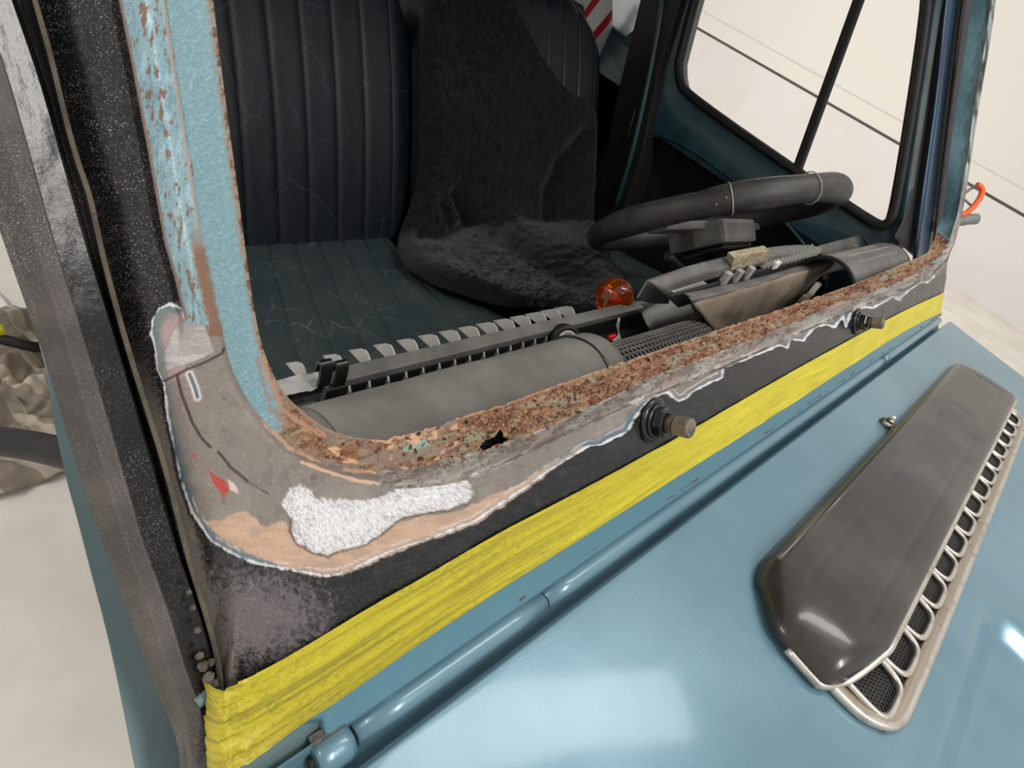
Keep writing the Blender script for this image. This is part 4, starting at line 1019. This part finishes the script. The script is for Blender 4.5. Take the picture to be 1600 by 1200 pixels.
# ------------------------------------------------------------------ steering wheel
def build_wheel():
    c = np.array([.911, .264, 1.174]); tau, rho, r = .785, -.05, .195
    e1 = np.array([math.cos(rho), 0, math.sin(rho)]); e2 = np.array([0, math.cos(tau), -math.sin(tau)]); e2 -= e1 * (e1 @ e2); e2 /= np.linalg.norm(e2); nn = np.cross(e1, e2); nn *= -np.sign(nn[2])  # toward the dash
    w = thing('steering_wheel', 'black leather-wrapped steering wheel with scuffed rim behind the broken dashboard', 'steering wheel')
    a = np.linspace(0, 2 * np.pi, 97)[:-1]
    n2 = 20; b = np.linspace(0, 2 * np.pi, n2, endpoint=False)
    G = np.zeros((96, n2, 3))
    for i, x in enumerate(a):
        rad = e1 * math.cos(x) + e2 * math.sin(x); rt = .0200 + .0012 * math.sin(x * 7)
        if abs((math.degrees(x) % 90) - 20) < 2.5: rt *= .93
        for j, y in enumerate(b): G[i, j] = c + rad * r + rt * (math.cos(y) * rad * .9 + math.sin(y) * nn * 1.05)
    link('rim', grid_mesh('rim', G, True, True), 'wheel_leather', w)
    # stitched joins in the leather wrap
    for ang in (212, 248):
        x = math.radians(ang); rad = e1 * math.cos(x) + e2 * math.sin(x)
        q = [c + rad * r + .0212 * (math.cos(y) * rad * .9 + math.sin(y) * nn * 1.05) for y in np.linspace(0, 2 * np.pi, 30)]
        link('stitching', tube_mesh('stitching', q, .0009, 6), 'dash_light', w)
    def slab(name, pts, z0, z1, m, bev):
        return link(name, plate_mesh(name, [c + e1 * p[0] + e2 * p[1] + nn * z0 for p in pts], nn * (z1 - z0), bev), m, w)
    slab('hub_pad', [(-.068, -.05), (.062, -.05), (.072, .0), (.06, .055), (-.06, .055), (-.078, .0)], .012, .052, 'dash_plastic', .008)
    slab('hub_cover', [(-.060, -.042), (.055, -.042), (.05, .04), (-.05, .04)], .052, .062, 'black_gloss', .004)
    for sg in (-1, 1):
        slab('spoke', [(sg * .05, -.022), (sg * .185, -.012), (sg * .185, .022), (sg * .05, .026)], .010, .024, 'dash_plastic', .004)
    link('column', tube_mesh('column', [c + nn * .05, c + nn * .075, c + nn * .076, c + nn * .10, c + nn * .101, c + nn * .30], [.016, .016, .021, .021, .026, .03], 20), 'black_rubber', w)
    q = [c + nn * .10 - e1 * .02, c + nn * .09 - e1 * .12 + e2 * .0, c + nn * .06 - e1 * .17]
    link('stalk', tube_mesh('stalk', smooth(q, 12), [.004] * 8 + [.007] * 4, 10), 'black_rubber', w)
    for px, py in ((1143, 307), (1126, 323)):
        d0 = dp(px, py, .80); rr = ray(px, py)
        # chips in the leather, seated on the rim surface
        best = G.reshape(-1, 3)[np.argmin(np.linalg.norm(proj(G.reshape(-1, 3)) - (px, py), axis=1) + 400 * (np.linalg.norm(G.reshape(-1, 3) - CAM, axis=1)))]
        tdir = -rr / np.linalg.norm(rr)
        link('scuff', plate_mesh('scuff', [best + tdir * .0006 + e1 * a_ + nn * b_ for a_, b_ in ((-.004, -.0008), (.002, -.0022), (.0045, .0004), (.0005, .0012))], tdir * .0008), 'foam_tan', w)
build_wheel()

# ------------------------------------------------------------------ stripped dashboard
def build_dash():
    d = thing('dashboard', 'stripped grey and black dashboard with broken trim and exposed air ducts', 'dashboard')
    def half(name, x0, x1, cy, cz, r, m, a0=-30, a1=215, n=30, label=None, nx=30, dent=0):
        a = np.radians(np.linspace(a0, a1, n)); X = np.linspace(x0, x1, nx)
        G = np.zeros((nx, n, 3)); G[..., 0] = X[:, None]; rr = r + dent * (fbm(X[:, None] * 30, a[None] * 3, 4) - .5)
        G[..., 1] = cy + rr * np.cos(a)[None]; G[..., 2] = cz + rr * np.sin(a)[None]
        o = link(name, grid_mesh(name, G), m, d, label=label); md = o.modifiers.new('s', 'SOLIDIFY'); md.thickness = .003; md.offset = -1
        return o
    cy, cz, r = .075, 1.112, .048
    half('air_duct', .083, .400, cy, cz, r, 'duct_grey', label='near grey dusty air duct', dent=.002)
    half('duct_sleeve', -.03, .0835, cy, cz, r - .0008, 'sleeve_dark')
    link('duct_end', lathe('duct_end', [(r - .006, 0), (r - .006, .002)], (.392, cy, cz), (1, 0, 0), 36), 'dash_plastic', d)
    link('duct_step', box_mesh('duct_step', (.080, .030, 1.145), (.086, .062, 1.160), .001), 'dash_plastic', d)
    # front ledge under the glass channel
    xrow_d = [(.040, 1.148), (.026, 1.150), (.016, 1.153), (.010, 1.16)]
    pr = smooth(np.array(xrow_d), 12); X = np.linspace(-.02, .40, 40); G = np.zeros((40, 12, 3)); G[..., 0] = X[:, None]; G[..., 1] = pr[None, :, 0]; G[..., 2] = pr[None, :, 1]
    link('front_ledge', grid_mesh('front_ledge', G), 'duct_grey', d)
    # raised round boss and clamp band at the duct's end
    a = np.radians(np.linspace(20, 130, 24)); q = np.c_[np.full(24, .372), cy + (r + .004) * np.cos(a), cz + (r + .002) * np.sin(a)]
    link('clamp_band', tube_mesh('clamp_band', q, .0025, 10), 'black_gloss', d)
    p = yp(884, 530, .135)
    link('air_nozzle', lathe('air_nozzle', [(.016, -.01), (.017, 0), (.016, .004), (.012, .004), (.011, -.006)], p, (-.5, -.8, .4), 28), 'black_rubber', d)
    link('nozzle_ring', lathe('nozzle_ring', [(.011, .002), (.0115, .0045), (.009, .0045), (.006, .002)], p, (-.5, -.8, .4), 24), 'dash_light', d)
    # the long vent bar with its fins
    z1 = 1.1185; z0 = 1.1100
    link('vent_bar', box_mesh('vent_bar', (.128, .150, z0), (.60, .166, z1), .0012), 'dash_plastic', d, label='long grey vent bar')
    o = link('broken_bar_end', box_mesh('broken_bar_end', (.07, .152, z0 - .002), (.1275, .166, z1 - .002), .001), 'black_rubber', d)
    Gx = np.linspace(.072, .130, 30); G = np.stack([np.stack([Gx, np.full(30, y), z1 - .003 + .0045 * fbm(Gx * 140, Gx * 0 + y * 700, 4)], -1) for y in np.linspace(.149, .167, 8)], 1)
    link('torn_edge', grid_mesh('torn_edge', G), 'dash_light', d, label='pale jagged break in the bar')
    me = None
    prof = [(.165, 1.108), (.165, 1.1178), (.170, 1.1215), (.175, 1.1222), (.182, 1.118), (.196, 1.104)]
    for i in range(14):
        x = .118 if i == 0 else .152 + (i - 1) * .0262
        if me is None:
            me = plate_mesh('fin', [(0, *q) for q in prof], (.0013, 0, 0)); me.materials.append(MATS['dash_light'])
        o = link('fin', me, 'dash_light', d); o.location = (x, 0, 0)
    me = None
    for i in range(15):
        if me is None:
            me = plate_mesh('lower_fin', [(0, .151, z0 + .001), (0, .147, z0 - .004), (0, .143, z0 - .03), (0, .151, z0 - .03)], (.0022, 0, 0)); me.materials.append(MATS['dash_light'])
        o = link('lower_fin', me, 'dash_light', d); o.location = (.150 + i * .0195, 0, 0)
    link('vent_back', box_mesh('vent_back', (.13, .150, 1.02), (.60, .156, z0), .001), 'black_rubber', d)
    # two curled clips at the near end
    for px in (508, 532):
        b = yp(px, 596, .146); w = .0052
        pr = smooth(np.array([(.0, -.006), (.0, .010), (.002, .016), (.006, .018), (.010, .015), (.011, .004)]), 22, 2)
        G = np.zeros((4, 22, 3)); G[..., 0] = (b[0] + np.array([-w, -w * .96, w * .96, w]))[:, None]; G[..., 1] = b[1] + pr[None, :, 0]; G[..., 2] = b[2] + pr[None, :, 1]
        o = link('clip', grid_mesh('clip', G), 'black_gloss', d); md = o.modifiers.new('s', 'SOLIDIFY'); md.thickness = .003
    link('bar_stub', box_mesh('bar_stub', (.098, .135, 1.085), (.122, .152, 1.102), .002), 'dash_plastic', d)
    # arm from the bar up to the broken binnacle rim
    def Y(p, y): return [yp(*q, y) for q in p]
    sheet('binnacle_arm', [Y([(992, 472), (1020, 465), (1047, 458)], .166), Y([(980, 480), (1010, 473), (1048, 464)], .158), Y([(980, 490), (1010, 483), (1048, 474)], .156)], 'dash_plastic', d, 20, 8, .003)
    sheet('binnacle_arm', [Y([(1012, 438), (1028, 444), (1036, 452), (1046, 470)], .128), Y([(995, 466), (1004, 470), (1020, 474), (1044, 474)], .132)], 'dash_light', d, 20, 6, .002)
    top = [(1010, 438), (1077, 415), (1144, 399), (1204, 386), (1258, 382), (1268, 389), (1282, 386)]
    bot = [(1040, 462), (1092, 441), (1141, 427), (1201, 411), (1232, 406), (1262, 402), (1284, 396)]
    mid = [((a[0] + b[0]) / 2 + 4, (a[1] + b[1]) / 2 + 1) for a, b in zip(top, bot)]
    sheet('binnacle_rim', [Y(top, .118), Y(mid, .106), Y(bot, .104)], 'dash_plastic', d, 50, 9, .0025, 1, label='cracked upper rim of the instrument binnacle')
    sheet('dash_top', [Y([(1266, 388), (1310, 376), (1372, 360)], .13), Y([(1282, 396), (1325, 384), (1374, 368)], .118), Y([(1284, 404), (1330, 390), (1376, 374)], .112)], 'dash_plastic', d, 24, 8, .003)
    link('foam_block', plate_mesh('foam_block', Y([(1141, 424), (1147, 402), (1203, 391), (1200, 408)], .103), (.002, .012, 0), .0015), 'foam_tan', d, label='block of tan foam stuck inside the rim')
    inner_t = [(1056, 458), (1105, 446), (1150, 433), (1200, 428), (1212, 432)]; inner_b = [(1062, 476), (1108, 462), (1152, 452), (1200, 444), (1210, 440)]
    sheet('instrument_rail', [Y(inner_t, .110), Y(inner_b, .100)], 'dash_plastic', d, 30, 6, .002)
    sheet('instrument_floor', [Y([(1040, 462), (1100, 446), (1160, 428), (1210, 414), (1290, 400)], .100), Y([(1060, 480), (1110, 465), (1170, 448), (1220, 432), (1296, 408)], .092)], 'black_rubber', d, 30, 6, .002)
    for k, (px, py) in enumerate(((1134, 434), (1152, 430), (1170, 425))):
        p = yp(px, py, .098); link('bracket', box_mesh('bracket', p + (-.006, -.004, -.012), p + (.007, .004, .008), .001), 'dash_light', d)
    link('bracket', plate_mesh('bracket', Y([(1050, 456), (1100, 440), (1108, 446), (1060, 468)], .102), (0, .006, 0), .001), 'dash_light', d)
    p = yp(1212, 414, .099); link('white_plug', box_mesh('white_plug', p + (-.010, -.003, -.006), p + (.010, .004, .006), .002), 'paper_white', d)
    me = None
    for i in range(14):
        a = yp(1196 + i * 6.2, 418 - i * 1.5, .098)
        if me is None: me = plate_mesh('louvre', [(0, 0, -.004), (.004, 0, .006), (.006, .02, .008), (.002, .02, -.002)], (.0016, 0, 0)); me.materials.append(MATS['dash_light'])
        o = link('louvre', me, 'dash_light', d); o.location = a
    # brown torn instrument shroud
    r0 = [(1070, 458), (1128, 447), (1200, 430), (1250, 415), (1297, 404)]; r1 = [(1082, 473), (1121, 460), (1181, 446), (1238, 427), (1304, 411)]
    r2 = [(1096, 492), (1135, 490), (1185, 476), (1236, 452), (1290, 424)]; r3 = [(1128, 540), (1160, 528), (1200, 512), (1226, 498), (1246, 470)]
    sheet('shroud_lip', [Y(r0, .092), Y(r1, .080)], 'dash_plastic', d, 44, 5, .002, 1, .003, label='thin upper lip of the torn shroud')
    sheet('torn_shroud', [Y(r1, .080), Y(r2, .074), Y(r3, .066)], 'dash_brown', d, 50, 14, .002, 1, .006, label='brown torn instrument shroud')
    sheet('shroud_tab', [Y([(1070, 458), (1078, 466), (1082, 476)], .088), Y([(1096, 466), (1100, 474), (1092, 484)], .082)], 'dash_brown', d, 10, 4, .002)
    # grey housing between bar and shroud
    sheet('instrument_housing', [Y([(1000, 486), (1028, 472), (1050, 462), (1068, 457)], .160), Y([(1004, 494), (1032, 482), (1058, 474), (1076, 470)], .142), Y([(1012, 508), (1036, 500), (1060, 494), (1082, 486)], .124), Y([(1020, 524), (1044, 516), (1064, 508), (1088, 500)], .119)], 'dash_light', d, 24, 12, .003, label='pale grey instrument housing')
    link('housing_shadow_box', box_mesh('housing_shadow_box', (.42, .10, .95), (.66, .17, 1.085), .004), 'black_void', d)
    # perforated speaker cover
    V = []; Fc = []
    def rod(p, q, w):
        p = np.array(p); q = np.array(q); b = len(V); t = (q - p) / np.linalg.norm(q - p); s_ = np.cross(t, (0, -.5, .85)); s_ = s_ / np.linalg.norm(s_) * w; u_ = np.array([0, -.5, .85]) * w
        for e in (p, q): V.extend([e - s_, e + u_, e + s_])
        Fc.extend([(b, b + 1, b + 4, b + 3), (b + 1, b + 2, b + 5, b + 4)])
    def sp(x, a): return (x, .058 + .042 * math.cos(a), 1.118 + .040 * math.sin(a))
    for i in range(26):
        x = .405 + i * .0075
        for k in range(12): rod(sp(x, .5 + k * .17), sp(x, .5 + (k + 1) * .17), .0015)
    for k in range(13): rod(sp(.405, .5 + k * .17), sp(.595, .5 + k * .17), .0015)
    link('speaker_mesh', mesh('speaker_mesh', V, Fc, False), 'dash_plastic', d, label='fine dark perforated speaker cover')
    half('speaker_back', .404, .60, .058, 1.114, .036, 'black_void')
    # far duct
    half('air_duct', .905, 1.255, .047, 1.187, .046, 'dash_plastic', label='far ribbed air duct')
    link('duct_end', lathe('duct_end', [(.041, 0), (.041, .002)], (.915, .047, 1.187), (1, 0, 0), 32), 'black_void', d)
    me = None
    for i in range(18):
        if me is None: me = box_mesh('duct_rib', (0, .038, 1.2325), (.006, .058, 1.2355), .001); me.materials.append(MATS['dash_light'])
        o = link('duct_rib', me, 'dash_light', d); o.location = (.965 + i * .0135, 0, 0)
    a = np.radians(np.linspace(-20, 200, 30))
    for x in (.905, 1.25):
        link('duct_collar', tube_mesh('duct_collar', np.c_[np.full(30, x), .047 + .047 * np.cos(a), 1.187 + .047 * np.sin(a)], .003, 8), 'black_rubber', d)
    p = yp(1290, 433, .09); link('knob', lathe('knob', [(.006, 0), (.0065, .002), (.005, .004)], p, (-.5, -.8, .2), 18), 'foam_tan', d)
    p = yp(1272, 452, .055); link('white_clip', box_mesh('white_clip', p + (-.006, -.004, -.018), p + (.008, .004, .012), .002), 'paper_white', d)
    p = yp(1258, 466, .052); link('white_clip', box_mesh('white_clip', p + (-.012, -.004, -.008), p + (.016, .004, .006), .002), 'dash_brown', d)
    link('stay', tube_mesh('stay', Y([(1336, 384), (1341, 400), (1344, 412)], .10), .003, 8), 'dash_light', d)
    link('stay', tube_mesh('stay', Y([(1350, 374), (1366, 394), (1388, 412)], .09), .0025, 8), 'black_rubber', d)
    # paper tag hanging from the bar
    sheet('paper_tag', [Y([(966, 497), (962, 512), (972, 532), (976, 542)], .120), Y([(969, 497), (967, 510), (966, 526), (956, 532)], .116)], 'paper_white', d, 14, 5, .0006, label='torn cream paper tag')
    p = yp(956, 527, .115); link('red_clip', box_mesh('red_clip', p + (-.006, -.002, -.002), p + (.006, .002, .003), .001), 'red_fleck', d)
    link('dash_shade_box', box_mesh('dash_shade_box', (.06, .045, .80), (1.27, .148, 1.055), .01), 'black_void', d)  # black box standing in for the shade under the dash
build_dash()

# ------------------------------------------------------------------ amber ball on the gear lever
def build_lever():
    g = thing('gear_lever', 'gear lever topped with an amber glass ball holding red flecks', 'gear lever')
    c = dp(960, 464, .815); r = .0262
    bm = bmesh.new(); bmesh.ops.create_uvsphere(bm, u_segments=40, v_segments=24, radius=r)
    for v in bm.verts: v.co = v.co + Vector(c)
    me = bpy.data.meshes.new('ball'); bm.to_mesh(me); bm.free(); me.polygons.foreach_set('use_smooth', np.ones(len(me.polygons), bool))
    link('ball', me, 'amber_glass', g)
    q = np.random.default_rng(5)
    for k in range(6):
        o = c + q.uniform(-1, 1, 3) * r * np.array([.42, .42, .22]) + np.array([0, 0, -.003])
        bm = bmesh.new(); bmesh.ops.create_icosphere(bm, subdivisions=1, radius=.0032)
        for v in bm.verts: p = np.array(v.co); v.co = Vector(o + p * np.array([1.3, .9, .5]) * (1 + .5 * math.sin(p[0] * 9000 + k)))
        me = bpy.data.meshes.new('fleck'); bm.to_mesh(me); bm.free(); link('fleck', me, 'red_fleck', g)
    link('stem', tube_mesh('stem', [c + (0, 0, -r * .96), c + (.01, .02, -.1), (c[0] + .03, c[1] + .05, .715)], [.007, .006, .008], 14), 'black_rubber', g)
    link('gaiter', lathe('gaiter', [(.05, 0), (.046, .02), (.036, .05), (.022, .08), (.012, .10)], (c[0] + .03, c[1] + .05, .715), (0, 0, 1), 24), 'black_rubber', g)
build_lever()

# ------------------------------------------------------------------ odds and ends in and around the cab
def build_extras():
    # barrier tape tied behind the driver seat
    def ribbon(name, pix, wpx, y, label, cat, scl=1.0):
        q = smooth(np.array([yp(px, py, y) for px, py in pix]), 60, 2); n = len(q)
        wv = yp(pix[0][0] + wpx, pix[0][1], y) - yp(pix[0][0], pix[0][1], y)
        G = np.stack([q + wv * (k - .5) + np.c_[np.zeros(n), .012 * np.sin(np.linspace(0, 3, n) + k * 2.2), np.zeros(n)] for k in np.linspace(0, 1, 9)], 1)
        me = grid_mesh(name, G); sg = np.linspace(0, np.linalg.norm(np.diff(q, axis=0), axis=1).sum() * 3.2, n)[:, None] + np.linspace(0, .28, 9)[None]
        set_attrs(me, st=(sg + scl).ravel()); o = link(name, me, 'barrier_white'); md = o.modifiers.new('s', 'SOLIDIFY'); md.thickness = .0004
        return tag(o, label, cat)
    ribbon('barrier_tape', [(940, -90), (938, -20), (935, 40), (930, 95)], 38, .95, 'red and white striped barrier tape hanging upright behind the driver seat', 'tape', .42)
    ribbon('barrier_tape', [(900, 62), (915, 48), (940, 70), (966, 100)], 26, .99, 'short slack loop of red and white barrier tape low beside the upright strip', 'tape', .1)
    # crumpled plastic sheet outside the rear quarter window
    n = 60; yy, zz = np.meshgrid(np.linspace(.88, 2.2, n), np.linspace(.3, 1.75, n), indexing='ij')
    xx = 1.43 + .06 * (fbm(yy * 6, zz * 4, 3) - .5) + .05 * np.abs(fbm(yy * 14, zz * 9, 6) - .5)
    o = link('plastic_sheet', grid_mesh('plastic_sheet', np.stack([xx, yy, zz], -1)), 'plastic_sheet'); tag(o, 'crumpled clear plastic dust sheet hanging outside the rear side window', 'plastic sheet')
    # orange loop and grey hook on the far side of the windscreen pillar
    h = thing('mirror_arm', 'grey mirror arm with an orange plastic loop on the far pillar', 'mirror arm')
    def D(p, d): return [dp(*q, d) for q in p]
    link('arm', tube_mesh('arm', smooth(D([(1440, 366), (1478, 352), (1508, 343), (1526, 342)], 1.36), 20), [.010] * 14 + [.012] * 6, 12), 'grey_plastic', h)
    link('loop', tube_mesh('loop', smooth(D([(1500, 338), (1515, 330), (1530, 312), (1536, 298), (1531, 290), (1526, 289)], 1.36), 30, 2), .0062, 10), 'orange_plastic', h, label='orange loop')
    link('rod', tube_mesh('rod', smooth(D([(1478, 322), (1500, 308), (1520, 292), (1532, 290)], 1.37), 16), .0035, 8), 'grey_plastic', h)
    link('rod', tube_mesh('rod', smooth(D([(1490, 300), (1508, 312), (1518, 322)], 1.37), 10), .0025, 8), 'grey_plastic', h)
    # black tube reaching out from the near pillar
    t = smooth(np.array([dp(-120, 676, .40), dp(-40, 684, .385), dp(60, 697, .37), dp(150, 722, .35)]), 30, 2)
    o = link('black_bar', tube_mesh('black_bar', t, .0092, 20), 'black_rubber'); tag(o, 'glossy black tubular bar sticking out left of the near pillar', 'bar')
    # striped cloth heaped on the floor
    n = 110; a, b = np.meshgrid(np.linspace(0, 1, n), np.linspace(0, 1, n), indexing='ij')
    X = -.55 + .86 * a; Y = 1.0 + .62 * b
    ridge = fbm(a * 5 + b * 2.5, b * 6 - a, 4)
    edge = np.minimum(np.minimum(a, 1 - a), np.minimum(b, 1 - b)) * 5 + (fbm(a * 8, b * 8, 9) - .5) * .5
    Z = .006 + .17 * np.clip(edge, 0, 1) ** .7 * (.25 + .9 * np.abs(ridge - .5) * 2 + .25 * fbm(a * 16, b * 16, 3))
    Y = Y + .05 * (fbm(a * 6, b * 3, 12) - .5); X = X + .08 * (fbm(a * 3, b * 6, 13) - .5)
    me = grid_mesh('striped_cloth', np.stack([X, Y, Z], -1)); set_attrs(me, st=(a * .8 + b * .55 + .08 * fbm(a * 5, b * 5, 2)).ravel())
    o = link('striped_cloth', me, 'striped_cloth'); tag(o, 'crumpled brown and cream striped cloth heaped on the floor', 'cloth'); 
    md = o.modifiers.new('s', 'SOLIDIFY'); md.thickness = .003
    # white cable on the floor
    q = smooth(np.array([zp(-60, 430, .008), zp(-10, 455, .008), zp(12, 478, .008), zp(16, 500, .008), zp(5, 520, .008)]), 30, 2)
    o = link('white_cable', tube_mesh('white_cable', q, .009, 8), 'cable_white'); tag(o, 'white cable curling on the floor behind the striped cloth', 'cable')
    p = zp(6, 512, .2); o = thing('yellow_clamp', 'small yellow and black clamp lying on the striped cloth', 'clamp')
    link('jaw', box_mesh('jaw', p + (-.05, -.015, -.015), p + (.0, .01, .006), .006), 'yellow_plastic', o); link('grip', tube_mesh('grip', [p + (-.02, -.01, -.02), p + (.05, -.03, -.05), p + (.10, -.03, -.06)], .014, 10), 'black_rubber', o)
build_extras()
